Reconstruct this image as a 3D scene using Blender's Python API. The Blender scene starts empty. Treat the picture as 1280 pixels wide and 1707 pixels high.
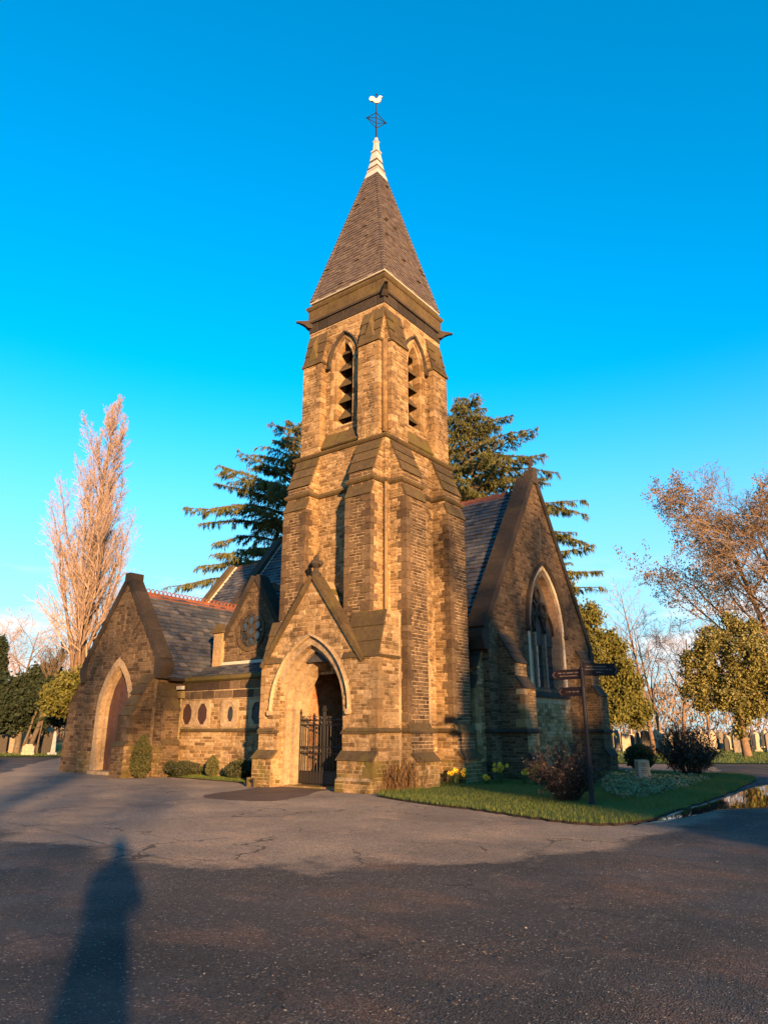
import bpy, math, random
import numpy as np
from mathutils import Vector, Matrix

SC = bpy.context.scene
COL = SC.collection
R = math.radians

# ------------------------------------------------------------------ camera, sky, sun, exposure
# world axes: X = into the church from its porch front, Y = along the church to the left, camera over the origin
HEAD = R(37.1)
FW = np.array([math.cos(HEAD), math.sin(HEAD)])
RT = np.array([math.sin(HEAD), -math.cos(HEAD)])
EYE = 1.55
FPX = 1170.0
PITCH = math.atan(365.5 / FPX)
cam_d = bpy.data.cameras.new('camera')
cam_d.sensor_fit = 'HORIZONTAL'
cam_d.sensor_width = 36.0
cam_d.lens = 36.0 * FPX / 1280.0
cam_d.clip_start = 0.05
cam_d.clip_end = 3000
cam = bpy.data.objects.new('camera', cam_d)
COL.objects.link(cam)
cam.location = (0, 0, EYE)
cam.rotation_euler = (math.pi / 2 + PITCH, 0, HEAD - math.pi / 2)
SC.camera = cam

SUN_EL = R(8.1)
LIGHT = np.array([0.566, 0.824])            # horizontal travel of the sunlight
CROSS = np.array([0.824, -0.566])
world = bpy.data.worlds.new('World')
SC.world = world
world.use_nodes = True
wn = world.node_tree
wn.nodes.clear()
w_out = wn.nodes.new('ShaderNodeOutputWorld')
w_bg = wn.nodes.new('ShaderNodeBackground')
w_sky = wn.nodes.new('ShaderNodeTexSky')
w_sky.sky_type = 'NISHITA'
w_sky.sun_disc = False
w_sky.sun_elevation = SUN_EL
w_sky.sun_rotation = math.atan2(-LIGHT[0], -LIGHT[1])
w_sky.air_density = 1.0
w_sky.dust_density = 0.0
w_sky.ozone_density = 2.0
w_bg.inputs['Strength'].default_value = 0.105
w_hs = wn.nodes.new('ShaderNodeHueSaturation')
w_hs.inputs['Hue'].default_value = 0.5
w_hs.inputs['Saturation'].default_value = 1.12
w_hs.inputs['Value'].default_value = 1.0
w_tint = wn.nodes.new('ShaderNodeMix')
w_tint.data_type = 'RGBA'
w_tint.blend_type = 'MULTIPLY'
w_tint.inputs['Factor'].default_value = 1.0
w_tint.inputs['B'].default_value = (0.32, 1.05, 1.30, 1)
wn.links.new(w_sky.outputs['Color'], w_tint.inputs['A'])
wn.links.new(w_tint.outputs['Result'], w_hs.inputs['Color'])
# thin cloud bank low on the horizon, all the way round
w_tc = wn.nodes.new('ShaderNodeTexCoord')
w_sep = wn.nodes.new('ShaderNodeSeparateXYZ')
wn.links.new(w_tc.outputs['Generated'], w_sep.inputs[0])
w_map = wn.nodes.new('ShaderNodeMapping')
w_map.inputs['Scale'].default_value = (2.2, 2.2, 9.0)
w_map.inputs['Location'].default_value = (0.35, 0.2, 0.0)
wn.links.new(w_tc.outputs['Generated'], w_map.inputs[0])
w_no = wn.nodes.new('ShaderNodeTexNoise')
w_no.inputs['Scale'].default_value = 1.6
w_no.inputs['Detail'].default_value = 7
w_no.inputs['Roughness'].default_value = 0.58
wn.links.new(w_map.outputs[0], w_no.inputs['Vector'])
w_r1 = wn.nodes.new('ShaderNodeMapRange')       # cloud density
w_r1.inputs['From Min'].default_value = 0.44
w_r1.inputs['From Max'].default_value = 0.60
wn.links.new(w_no.outputs['Fac'], w_r1.inputs['Value'])
w_r2 = wn.nodes.new('ShaderNodeMapRange')       # only low down
w_r2.inputs['From Min'].default_value = 0.23
w_r2.inputs['From Max'].default_value = 0.15
wn.links.new(w_sep.outputs['Z'], w_r2.inputs['Value'])
w_mu = wn.nodes.new('ShaderNodeMath')
w_mu.operation = 'MULTIPLY'
wn.links.new(w_r1.outputs[0], w_mu.inputs[0])
wn.links.new(w_r2.outputs[0], w_mu.inputs[1])
w_hz = wn.nodes.new('ShaderNodeMapRange')       # pale veil towards the horizon
w_hz.interpolation_type = 'SMOOTHSTEP'
w_hz.inputs['From Min'].default_value = 0.48
w_hz.inputs['From Max'].default_value = 0.02
w_hz.inputs['To Max'].default_value = 0.92
wn.links.new(w_sep.outputs['Z'], w_hz.inputs['Value'])
w_hm = wn.nodes.new('ShaderNodeMix')
w_hm.data_type = 'RGBA'
w_hm.inputs['B'].default_value = (1.75, 2.2, 2.55, 1)
wn.links.new(w_hz.outputs[0], w_hm.inputs['Factor'])
wn.links.new(w_hs.outputs[0], w_hm.inputs['A'])
w_mx = wn.nodes.new('ShaderNodeMix')
w_mx.data_type = 'RGBA'
w_mx.inputs['B'].default_value = (3.2, 3.0, 2.95, 1)
wn.links.new(w_mu.outputs[0], w_mx.inputs['Factor'])
wn.links.new(w_hm.outputs['Result'], w_mx.inputs['A'])
wn.links.new(w_mx.outputs['Result'], w_bg.inputs['Color'])
wn.links.new(w_bg.outputs[0], w_out.inputs[0])

sun_d = bpy.data.lights.new('sun', 'SUN')
sun_d.energy = 5.0
sun_d.angle = R(1.0)
sun_d.color = (1.0, 0.61, 0.28)
sun = bpy.data.objects.new('sun', sun_d)
COL.objects.link(sun)
sun.location = (-30, -45, 12)
sun.rotation_euler = Vector((LIGHT[0], LIGHT[1], -math.tan(SUN_EL))).to_track_quat('-Z', 'Y').to_euler()

SC.view_settings.view_transform = 'Standard'
SC.view_settings.look = 'None'
SC.view_settings.exposure = 1.82
SC.view_settings.gamma = 1.0
SC.cycles.max_bounces = 6
SC.cycles.transparent_max_bounces = 8

# ------------------------------------------------------------------ pixel bookkeeping used while laying out
def ground(px, py, z=0.0):
    """point of the ground under a place measured on the photograph (1280 wide)"""
    u = (px - 640) / FPX
    w = -(py - 853.5) / FPX
    c, s = math.cos(PITCH), math.sin(PITCH)
    f_, up = c - w * s, s + w * c
    t = (z - EYE) / up
    p = FW * (f_ * t) + RT * (u * t)
    return np.array([p[0], p[1], z])

def at(px, dist):
    """point on the ground at a forward distance under a picture column (near the horizon line)"""
    u = (px - 640) / FPX
    f_ = math.cos(PITCH) + 365.5 / FPX * math.sin(PITCH)
    p = FW * dist + RT * (u / f_ * dist)
    return np.array([p[0], p[1], 0.0])

def height_at(py, dist):
    w = -(py - 853.5) / FPX
    c, s = math.cos(PITCH), math.sin(PITCH)
    return EYE + (s + w * c) / (c - w * s) * dist

# ------------------------------------------------------------------ materials
def nt(m):
    m.use_nodes = True
    t = m.node_tree
    for n in list(t.nodes):
        if n.type not in ('BSDF_PRINCIPLED', 'OUTPUT_MATERIAL'):
            t.nodes.remove(n)
    return t, t.nodes['Principled BSDF']

def ramp(t, stops, fac):
    n = t.nodes.new('ShaderNodeValToRGB')
    e = n.color_ramp.elements
    while len(e) < len(stops):
        e.new(0.5)
    for i, (p, c) in enumerate(stops):
        e[i].position = p
        e[i].color = (c[0], c[1], c[2], 1)
    t.links.new(fac, n.inputs[0])
    return n.outputs[0]

def noise(t, scale, detail=4, rough=0.55, vec=None, stretch=None):
    n = t.nodes.new('ShaderNodeTexNoise')
    n.inputs['Scale'].default_value = scale
    n.inputs['Detail'].default_value = detail
    n.inputs['Roughness'].default_value = rough
    if vec is None:
        vec = t.nodes.new('ShaderNodeNewGeometry').outputs['Position']
    if stretch:
        mp = t.nodes.new('ShaderNodeMapping')
        mp.inputs['Scale'].default_value = stretch
        t.links.new(vec, mp.inputs[0])
        vec = mp.outputs[0]
    t.links.new(vec, n.inputs['Vector'])
    return n.outputs['Fac']

def rng(t, val, a, b, c=0.0, d=1.0):
    n = t.nodes.new('ShaderNodeMapRange')
    for k, x in zip(('From Min', 'From Max', 'To Min', 'To Max'), (a, b, c, d)):
        n.inputs[k].default_value = x
    t.links.new(val, n.inputs['Value'])
    return n.outputs[0]

def mix(t, a, b, fac, mode='MIX'):
    n = t.nodes.new('ShaderNodeMix')
    n.data_type = 'RGBA'
    n.blend_type = mode
    for k, x in (('A', a), ('B', b)):
        if isinstance(x, tuple):
            n.inputs[k].default_value = (x[0], x[1], x[2], 1)
        else:
            t.links.new(x, n.inputs[k])
    if isinstance(fac, (int, float)):
        n.inputs['Factor'].default_value = fac
    else:
        t.links.new(fac, n.inputs['Factor'])
    return n.outputs['Result']

def grey(t, val):
    n = t.nodes.new('ShaderNodeCombineColor')
    for k in range(3):
        t.links.new(val, n.inputs[k])
    return n.outputs[0]

def bump(t, h, strength, dist, prev=None):
    n = t.nodes.new('ShaderNodeBump')
    n.inputs['Strength'].default_value = strength
    n.inputs['Distance'].default_value = dist
    t.links.new(h, n.inputs['Height'])
    if prev is not None:
        t.links.new(prev, n.inputs['Normal'])
    return n.outputs[0]

def attr(t, name='rnd'):
    n = t.nodes.new('ShaderNodeAttribute')
    n.attribute_name = name
    return n.outputs['Fac']

def m_stone(name, tones, soot=0.5, moss=0.0, grain=1.0, soot_col=(0.034, 0.022, 0.015), moss_col=(0.095, 0.072, 0.014)):
    m = bpy.data.materials.new(name)
    t, b = nt(m)
    n = len(tones)
    col = ramp(t, [(i / (n - 1), c) for i, c in enumerate(tones)], attr(t))
    mot = rng(t, noise(t, 9, 6, 0.65), 0.25, 0.75, 0.62, 1.3)
    col = mix(t, col, grey(t, mot), 1.0, 'MULTIPLY')
    bed = rng(t, noise(t, 7, 3, 0.6, stretch=(1, 1, 7)), 0.3, 0.7, 0.86, 1.12)     # bedding of the sandstone
    col = mix(t, col, grey(t, bed), 1.0, 'MULTIPLY')
    s1 = rng(t, noise(t, 0.62, 7, 0.66, stretch=(1, 1, 0.45)), 0.45, 0.62)
    s2 = rng(t, noise(t, 5, 5, 0.6), 0.35, 0.62)
    mm = t.nodes.new('ShaderNodeMath'); mm.operation = 'MULTIPLY'
    t.links.new(s1, mm.inputs[0]); t.links.new(s2, mm.inputs[1])
    mk = t.nodes.new('ShaderNodeMath'); mk.operation = 'MULTIPLY'
    t.links.new(mm.outputs[0], mk.inputs[0]); mk.inputs[1].default_value = soot
    col = mix(t, col, soot_col, mk.outputs[0])
    if moss > 0:
        g1 = rng(t, noise(t, 1.7, 6, 0.6), 0.62 - 0.3 * moss, 0.80 - 0.25 * moss)
        gm = t.nodes.new('ShaderNodeMath'); gm.operation = 'MULTIPLY'
        t.links.new(g1, gm.inputs[0]); gm.inputs[1].default_value = min(0.9, moss + 0.25)
        col = mix(t, col, moss_col, gm.outputs[0])
    t.links.new(col, b.inputs['Base Color'])
    b.inputs['Roughness'].default_value = 0.9
    b.inputs['Specular IOR Level'].default_value = 0.2
    nb = bump(t, noise(t, 26, 8, 0.7), 0.55 * grain, 0.03)
    nb = bump(t, noise(t, 120, 3, 0.6), 0.4 * grain, 0.008, nb)
    t.links.new(nb, b.inputs['Normal'])
    return m

def m_plain(name, c, rough=0.6, metal=0.0, var=0.15, scale=8, spec=0.4, bmp=0.0, c2=None):
    m = bpy.data.materials.new(name)
    t, b = nt(m)
    c2 = c2 or tuple(x * (1 - 2.2 * var) for x in c)
    col = mix(t, c, c2, rng(t, noise(t, scale, 6, 0.62), 0.32, 0.7))
    t.links.new(col, b.inputs['Base Color'])
    b.inputs['Roughness'].default_value = rough
    b.inputs['Metallic'].default_value = metal
    b.inputs['Specular IOR Level'].default_value = spec
    if bmp:
        t.links.new(bump(t, noise(t, scale * 4, 6, 0.65), bmp, 0.02), b.inputs['Normal'])
    return m

def m_tone(name, tones, rough=0.75, var=0.25, scale=12, spec=0.3, bmp=0.3, trans=0.0):
    """colour picked per piece from the tones, mottled"""
    m = bpy.data.materials.new(name)
    t, b = nt(m)
    n = len(tones)
    col = ramp(t, [(i / (n - 1), c) for i, c in enumerate(tones)], attr(t))
    mot = rng(t, noise(t, scale, 5, 0.62), 0.28, 0.72, 1 - var, 1 + var)
    col = mix(t, col, grey(t, mot), 1.0, 'MULTIPLY')
    t.links.new(col, b.inputs['Base Color'])
    b.inputs['Roughness'].default_value = rough
    b.inputs['Specular IOR Level'].default_value = spec
    if bmp:
        t.links.new(bump(t, noise(t, scale * 5, 6, 0.65), bmp, 0.015), b.inputs['Normal'])
    if trans > 0:
        o = t.nodes['Material Output']
        tr = t.nodes.new('ShaderNodeBsdfTranslucent')
        t.links.new(col, tr.inputs['Color'])
        ms = t.nodes.new('ShaderNodeMixShader')
        ms.inputs[0].default_value = trans
        t.links.new(b.outputs[0], ms.inputs[1]); t.links.new(tr.outputs[0], ms.inputs[2])
        t.links.new(ms.outputs[0], o.inputs['Surface'])
    return m

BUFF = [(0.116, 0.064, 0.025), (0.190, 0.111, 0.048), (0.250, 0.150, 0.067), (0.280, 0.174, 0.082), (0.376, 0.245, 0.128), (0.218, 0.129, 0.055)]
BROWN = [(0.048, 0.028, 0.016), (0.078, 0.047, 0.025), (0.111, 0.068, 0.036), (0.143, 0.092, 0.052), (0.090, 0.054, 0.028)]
DRES = [(0.062, 0.040, 0.019), (0.092, 0.060, 0.027), (0.075, 0.049, 0.022)]
M = {}
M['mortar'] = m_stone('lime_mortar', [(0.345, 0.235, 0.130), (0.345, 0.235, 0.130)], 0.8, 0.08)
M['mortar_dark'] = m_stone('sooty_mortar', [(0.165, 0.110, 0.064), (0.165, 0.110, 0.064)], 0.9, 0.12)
M['buff'] = m_stone('buff_sandstone', BUFF, 0.78, 0.10)
M['brown'] = m_stone('sooty_sandstone', BROWN, 0.95, 0.12)
M['base'] = m_stone('mossy_plinth_stone', BUFF, 0.95, 0.66)
M['dressed'] = m_stone('dressed_weathering_stone', DRES, 0.8, 0.34, 0.55)
M['mossy'] = m_stone('mossy_sill_stone', DRES, 0.4, 0.75, 0.5)
M['dark'] = m_stone('blackened_dressed_stone', [(0.024, 0.018, 0.014), (0.044, 0.032, 0.024), (0.033, 0.024, 0.018)], 0.6, 0.12, 0.6)
M['pale'] = m_stone('pale_window_stone', [(0.42, 0.33, 0.22), (0.50, 0.40, 0.28), (0.46, 0.36, 0.25)], 0.3, 0.0, 0.4)
M['cream'] = m_stone('cream_ashlar', [(0.27, 0.18, 0.10), (0.33, 0.23, 0.135), (0.295, 0.195, 0.11)], 0.45, 0.0, 0.4)
M['pink'] = m_stone('pink_ashlar', [(0.24, 0.15, 0.10), (0.28, 0.18, 0.12), (0.26, 0.165, 0.11)], 0.4, 0.0, 0.4)
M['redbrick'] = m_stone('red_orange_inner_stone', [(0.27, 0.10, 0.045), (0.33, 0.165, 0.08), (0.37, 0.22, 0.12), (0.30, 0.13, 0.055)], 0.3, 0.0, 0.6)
M['slate'] = m_tone('grey_slate', [(0.026, 0.029, 0.040), (0.050, 0.050, 0.058), (0.082, 0.072, 0.070), (0.038, 0.043, 0.054), (0.115, 0.102, 0.096)], 0.55, 0.3, 9, 0.45, 0.35)
M['slate_spire'] = m_tone('brown_slate', [(0.074, 0.050, 0.036), (0.090, 0.062, 0.043), (0.106, 0.074, 0.050), (0.082, 0.057, 0.041), (0.130, 0.094, 0.062)], 0.6, 0.28, 8, 0.4, 0.35)
M['roof_bed'] = m_plain('roof_underlay', (0.05, 0.045, 0.045), 0.9, var=0.2)
M['ridge'] = m_tone('red_ridge_tile', [(0.15, 0.046, 0.024), (0.19, 0.064, 0.032), (0.115, 0.038, 0.022)], 0.8, 0.35, 14, 0.25, 0.4)
M['lead'] = m_plain('pale_lead', (0.45, 0.41, 0.36), 0.55, 0.0, 0.14, 9, 0.4, 0.1)
M['flash'] = m_plain('white_flashing', (0.45, 0.40, 0.32), 0.6, 0.0, 0.12, 5, 0.3)
M['iron'] = m_plain('black_iron', (0.018, 0.014, 0.012), 0.5, 0.3, 0.2, 20, 0.5)
M['gold'] = m_plain('gilded_copper', (0.80, 0.64, 0.40), 0.55, 0.0, 0.1, 20, 0.6)
M['door'] = m_tone('red_brown_door_paint', [(0.062, 0.028, 0.018), (0.078, 0.034, 0.022), (0.052, 0.024, 0.017)], 0.6, 0.3, 6, 0.35, 0.3)
M['glass'] = m_plain('dark_leaded_glass', (0.030, 0.038, 0.05), 0.06, 0.0, 0.3, 3, 0.7)
M['panel'] = m_plain('dull_grey_pane', (0.035, 0.034, 0.034), 0.55, 0.0, 0.25, 5, 0.3)
M['shutter'] = m_plain('maroon_board', (0.050, 0.023, 0.018), 0.6, var=0.2, scale=10)
M['pipe'] = m_plain('cast_iron_pipe', (0.035, 0.022, 0.018), 0.5, 0.0, 0.2, 10, 0.4)
M['pipe_pale'] = m_plain('ochre_painted_pipe', (0.22, 0.155, 0.065), 0.6, 0.0, 0.25, 9, 0.3)
M['paper'] = m_plain('white_notice', (0.55, 0.53, 0.49), 0.8, var=0.05)
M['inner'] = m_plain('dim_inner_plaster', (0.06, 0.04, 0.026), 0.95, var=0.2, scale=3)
# ------------------------------------------------------------------ mesh helpers
def np_mesh(name, V, faces, mats, midx=None, rnd=None, smooth=False):
    """faces: (n,k) array or list of index lists"""
    me = bpy.data.meshes.new(name)
    V = np.asarray(V, dtype=np.float32).reshape(-1, 3)
    if isinstance(faces, np.ndarray):
        n, k = faces.shape
        loops = faces.reshape(-1).astype(np.int32)
        starts = (np.arange(n) * k).astype(np.int32)
        totals = np.full(n, k, dtype=np.int32)
    else:
        n = len(faces)
        totals = np.array([len(f) for f in faces], dtype=np.int32)
        starts = np.concatenate([[0], np.cumsum(totals)[:-1]]).astype(np.int32) if n else np.zeros(0, np.int32)
        loops = np.array([i for f in faces for i in f], dtype=np.int32)
    me.vertices.add(len(V))
    me.vertices.foreach_set('co', V.reshape(-1))
    me.loops.add(len(loops))
    me.loops.foreach_set('vertex_index', loops)
    me.polygons.add(n)
    me.polygons.foreach_set('loop_start', starts)
    me.polygons.foreach_set('loop_total', totals)
    for m in mats:
        me.materials.append(m)
    if midx is not None and n:
        me.polygons.foreach_set('material_index', np.asarray(midx, dtype=np.int32))
    me.polygons.foreach_set('use_smooth', np.full(n, bool(smooth)))
    if rnd is not None and n:
        a = me.attributes.new('rnd', 'FLOAT', 'FACE')
        a.data.foreach_set('value', np.asarray(rnd, dtype=np.float32))
    me.update(calc_edges=True)
    me.validate()
    return me

WO = {}
def link(name, data, parent=None, origin=(0, 0, 0), rotz=0.0):
    o = bpy.data.objects.new(name, data)
    COL.objects.link(o)
    org = np.array(origin, dtype=float)
    if parent is not None:
        o.parent = parent
        o.location = tuple(org - WO[parent.name])
    else:
        o.location = tuple(org)
    o.rotation_euler = (0, 0, rotz)
    WO[o.name] = org
    return o

def tag(o, label=None, cat=None, group=None, kind=None):
    if label: o['label'] = label
    if cat: o['category'] = cat
    if group: o['group'] = group
    if kind: o['kind'] = kind
    return o

def empty(name, loc, label=None, cat=None, group=None):
    o = link(name, None, None, loc)
    o.empty_display_size = 0.3
    return tag(o, label, cat, group)

class MB:
    """collects faces in world space; build() links them as one mesh object with its origin at its own base"""
    def __init__(self, *mats):
        self.v, self.f, self.m, self.r = [], [], [], []
        self.mats = list(mats)
        self.cur, self.rn = 0, 0.5
    def use(self, mat, rn=None):
        if mat not in self.mats: self.mats.append(mat)
        self.cur = self.mats.index(mat)
        if rn is not None: self.rn = rn
        return self
    def add(self, verts, faces, rn=None):
        b = len(self.v)
        self.v.extend([tuple(float(c) for c in p) for p in verts])
        for f in faces:
            self.f.append([i + b for i in f])
            self.m.append(self.cur)
            self.r.append(self.rn if rn is None else rn)
        return self
    def box(self, x0, x1, y0, y1, z0, z1, rn=None):
        p = [(x, y, z) for z in (z0, z1) for x, y in ((x0, y0), (x1, y0), (x1, y1), (x0, y1))]
        return self.add(p, [(3, 2, 1, 0), (4, 5, 6, 7), (0, 1, 5, 4), (1, 2, 6, 5), (2, 3, 7, 6), (3, 0, 4, 7)], rn)
    def hexa(self, lo, hi, rn=None):
        """lo, hi: four points each, same winding"""
        return self.add(list(lo) + list(hi), [(3, 2, 1, 0), (4, 5, 6, 7), (0, 1, 5, 4), (1, 2, 6, 5), (2, 3, 7, 6), (3, 0, 4, 7)], rn)
    def prism(self, poly, O, S, T, N, d0, d1, rn=None):
        """2D polygon (s,t) on plane O+s*S+t*T, extruded from d0 to d1 along N"""
        O, S, T, N = map(np.array, (O, S, T, N))
        n = len(poly)
        a = [O + s * S + t * T + d0 * N for s, t in poly]
        b = [O + s * S + t * T + d1 * N for s, t in poly]
        fs = [tuple(range(n - 1, -1, -1)), tuple(range(n, 2 * n))]
        fs += [(i, (i + 1) % n, n + (i + 1) % n, n + i) for i in range(n)]
        return self.add(a + b, fs, rn)
    def tube(self, pts, rad, sides=8, cap=True, rn=None):
        pts = [np.array(p, float) for p in pts]
        if not hasattr(rad, '__len__'): rad = [rad] * len(pts)
        vs, n = [], len(pts)
        up0 = None
        for i, p in enumerate(pts):
            d = pts[min(i + 1, n - 1)] - pts[max(i - 1, 0)]
            d = d / (np.linalg.norm(d) + 1e-9)
            if up0 is None:
                ref = np.array([0, 0, 1.0]) if abs(d[2]) < 0.9 else np.array([1.0, 0, 0])
                a = np.cross(d, ref)
            else:
                a = up0 - d * np.dot(up0, d)
            a /= np.linalg.norm(a) + 1e-9
            up0 = a
            b = np.cross(d, a)
            for k in range(sides):
                an = 2 * math.pi * k / sides
                vs.append(p + rad[i] * (math.cos(an) * a + math.sin(an) * b))
        fs = []
        for i in range(n - 1):
            for k in range(sides):
                k2 = (k + 1) % sides
                fs.append((i * sides + k, i * sides + k2, (i + 1) * sides + k2, (i + 1) * sides + k))
        if cap:
            fs.append(tuple(range(sides - 1, -1, -1)))
            fs.append(tuple(range((n - 1) * sides, n * sides)))
        return self.add(vs, fs, rn)
    def lathe(self, c, prof, sides=10, rn=None):
        """prof: list of (radius, z) about the vertical axis through c"""
        vs = [(c[0] + r * math.cos(2 * math.pi * k / sides), c[1] + r * math.sin(2 * math.pi * k / sides), c[2] + z) for r, z in prof for k in range(sides)]
        fs = [(i * sides + k, i * sides + (k + 1) % sides, (i + 1) * sides + (k + 1) % sides, (i + 1) * sides + k) for i in range(len(prof) - 1) for k in range(sides)]
        fs.append(tuple(range(sides - 1, -1, -1)))
        fs.append(tuple(range((len(prof) - 1) * sides, len(prof) * sides)))
        return self.add(vs, fs, rn)
    def build(self, name, parent=None, origin=None, smooth=False, shift=None):
        V = np.array(self.v, dtype=float).reshape(-1, 3)
        if origin is None:
            lo, hi = V.min(0), V.max(0)
            origin = np.array([(lo[0] + hi[0]) / 2, (lo[1] + hi[1]) / 2, lo[2]])
        origin = np.array(origin, float)
        me = np_mesh(name, V - origin, self.f, self.mats, self.m, self.r, smooth)
        return link(name, me, parent, origin)

X_, Y_, Z_ = np.array([1., 0, 0]), np.array([0, 1., 0]), np.array([0, 0, 1.])
# wall frames: W = faces -X (porch side), S runs along +Y ; S = faces -Y (right-hand side), S runs along +X
FRAME = {'W': (Y_, -X_), 'S': (X_, -Y_)}

class Arch:
    def __init__(self, c, hw, zs, rise):
        self.c, self.hw, self.zs, self.rise = c, hw, zs, rise
        self.R = (hw * hw + rise * rise) / (2 * hw)
    def half(self, z, t=0.0):
        if z <= self.zs: return self.hw + t
        q = (self.R + t) ** 2 - (z - self.zs) ** 2
        if q <= 0: return 0.0
        return max(0.0, math.sqrt(q) - (self.R - self.hw))
    def side(self, t=0.0, n=10):
        """left springing to apex, (s,z)"""
        Rt = self.R + t
        cs = self.c - self.hw + self.R
        pa = math.acos((self.hw - self.R) / Rt)
        return [(cs + Rt * math.cos(math.pi + (pa - math.pi) * i / n), self.zs + Rt * math.sin(math.pi + (pa - math.pi) * i / n)) for i in range(n + 1)]
    def full(self, t=0.0, n=10):
        a = self.side(t, n)
        return a + [(2 * self.c - s, z) for s, z in a[-2::-1]]
    def top(self, t=0.0):
        return self.side(t, 4)[-1][1]

def spans(outline, holes=()):
    """outline(z)->(a,b) or None; holes: functions z->(a,b) or None"""
    def f(z):
        ab = outline(z)
        if ab is None or ab[1] - ab[0] < 0.03: return []
        out = [ab]
        for h in holes:
            g = h(z)
            if g is None: continue
            nx = []
            for a, b in out:
                if g[1] <= a or g[0] >= b: nx.append((a, b)); continue
                if g[0] - a > 0.04: nx.append((a, g[0]))
                if b - g[1] > 0.04: nx.append((g[1], b))
            out = nx
        return out
    return f

def arch_hole(A, t, sill=-1.0):
    def f(z):
        if z < sill: return None
        h = A.half(z, t)
        return (A.c - h, A.c + h) if h > 0.01 else None
    return f

STONES = []           # every squared stone of the church: (part name, 8 points, normal, rnd, material, weight)
rs = random.Random(7)

def courses(part, frame, O, sp, z0, z1, ch=(0.085, 0.122), w=(0.16, 0.38), proud=(0.006, 0.020), gap=0.016, mat='buff', embed=0.02, vis=1.0, name='stone'):
    """coursed stones over a wall region; O: a point of the wall plane (the s and z zero are the world's own)"""
    S, N = FRAME[frame] if isinstance(frame, str) else frame
    z = z0
    while z < z1 - 0.03:
        h = rs.uniform(*ch)
        if z1 - (z + h) < ch[0] * 0.6: h = z1 - z
        zb, zt = z, z + h
        z = zt
        sb, st = sp(zb + 0.004), sp(zt - 0.004)
        if len(sb) != len(st) or any(min(a[1], b[1]) - max(a[0], b[0]) < 0.02 for a, b in zip(sb, st)):
            sb = st = sp((zb + zt) / 2)
        for (a0, a1), (b0, b1) in zip(sb, st):
            lo, hi = max(a0, b0), min(a1, b1)
            cuts = []
            s = lo + rs.uniform(*w) * rs.uniform(0.5, 1.0)
            while s < hi - w[0] * 0.7:
                cuts.append(s)
                s += rs.uniform(*w)
            L = [(a0, b0)] + [(c, c) for c in cuts]
            Rr = [(c, c) for c in cuts] + [(a1, b1)]
            for (l0, l1), (r0, r1) in zip(L, Rr):
                g = gap / 2
                q = [(l0 + g, zb + g), (r0 - g, zb + g), (r1 - g, zt - g), (l1 + g, zt - g)]
                if q[1][0] - q[0][0] < 0.015 and q[2][0] - q[3][0] < 0.015: continue
                if q[1][0] < q[0][0]: q[1] = (q[0][0] + .004, q[1][1])
                if q[2][0] < q[3][0]: q[2] = (q[3][0] + .004, q[2][1])
                pr = rs.uniform(*proud)
                bv = min(0.010, h * 0.12)
                back = [O + (s_) * S + (z_) * Z_ - embed * N for s_, z_ in q]
                rim = [O + (s_ + rs.uniform(-.003, .003)) * S + (z_ + rs.uniform(-.003, .003)) * Z_ + (pr - bv) * N for s_, z_ in q]
                cs_, cz_ = sum(a for a, _ in q) / 4, sum(b for _, b in q) / 4
                front = []
                for s_, z_ in q:
                    ds = max(-bv, min(bv, cs_ - s_)); dz = bv if z_ < cz_ else -bv
                    front.append(O + (s_ + ds * 1.3) * S + (z_ + dz * 1.1) * Z_ + (pr + rs.uniform(-.006, .008)) * N)
                area = (r0 - l0 + r1 - l1) / 2 * h
                STONES.append((part, back + rim + front, N, rs.random(), mat, area * vis, name))

STONE_F = [(0, 1, 5, 4), (1, 2, 6, 5), (2, 3, 7, 6), (3, 0, 4, 7), (4, 5, 9, 8), (5, 6, 10, 9), (6, 7, 11, 10), (7, 4, 8, 11), (8, 9, 10, 11)]
# one frame (S x Z = N or -N) may wind inward; Cycles shades both sides alike

def slope_frame(O, S, T):
    N = np.cross(S, T); N = N / np.linalg.norm(N)
    return N

SLATES = []
def slates(part, O, S, T, length, sp, exposure=0.20, w=(0.22, 0.34), mat='slate', vis=1.0, thick=0.027, flip=1):
    """rows of slates up a roof plane: O eave point, S along the eave, T unit vector up the slope, sp(t)->(s0,s1)"""
    N = np.cross(S, T) * flip
    N /= np.linalg.norm(N)
    t = 0.0
    row = 0
    while t < length - 0.04:
        e = min(exposure * rs.uniform(0.96, 1.04), length - t)
        a0, a1 = sp(t); b0, b1 = sp(min(length, t + e))
        lo, hi = max(a0, b0), min(a1, b1)
        if hi - lo < 0.03: break
        step = (w[0] + w[1]) / 2
        cuts = []
        s = lo + step * (0.5 if row % 2 else 1.0)
        while s < hi - step * 0.3:
            cuts.append(s + rs.uniform(-.012, .012))
            s += rs.uniform(*w) if rs.random() < 0.5 else step
        L = [(a0, b0)] + [(c, c) for c in cuts]
        Rr = [(c, c) for c in cuts] + [(a1, b1)]
        for (l0, l1), (r0, r1) in zip(L, Rr):
            g = 0.004
            d = rs.uniform(-0.008, 0.006)
            lift = rs.uniform(0.7, 1.6) * thick + (0.02 if rs.random() < 0.02 else 0)
            q = [(l0 + g, t + d), (r0 - g, t + d + rs.uniform(-.004, .004)), (r1 - g, t + e + 0.02), (l1 + g, t + e + 0.02)]
            lowtop = [O + a * S + b * T + lift * 1.7 * N for a, b in q[:2]]
            hitop = [O + a * S + b * T + 0.004 * N for a, b in q[2:]]
            bot = [O + a * S + b * T - 0.004 * N for a, b in q]
            SLATES.append((part, bot + lowtop + hitop, N, rs.random(), mat, (r0 - l0) * e * vis, 'slate'))
        t += e
        row += 1
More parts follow.
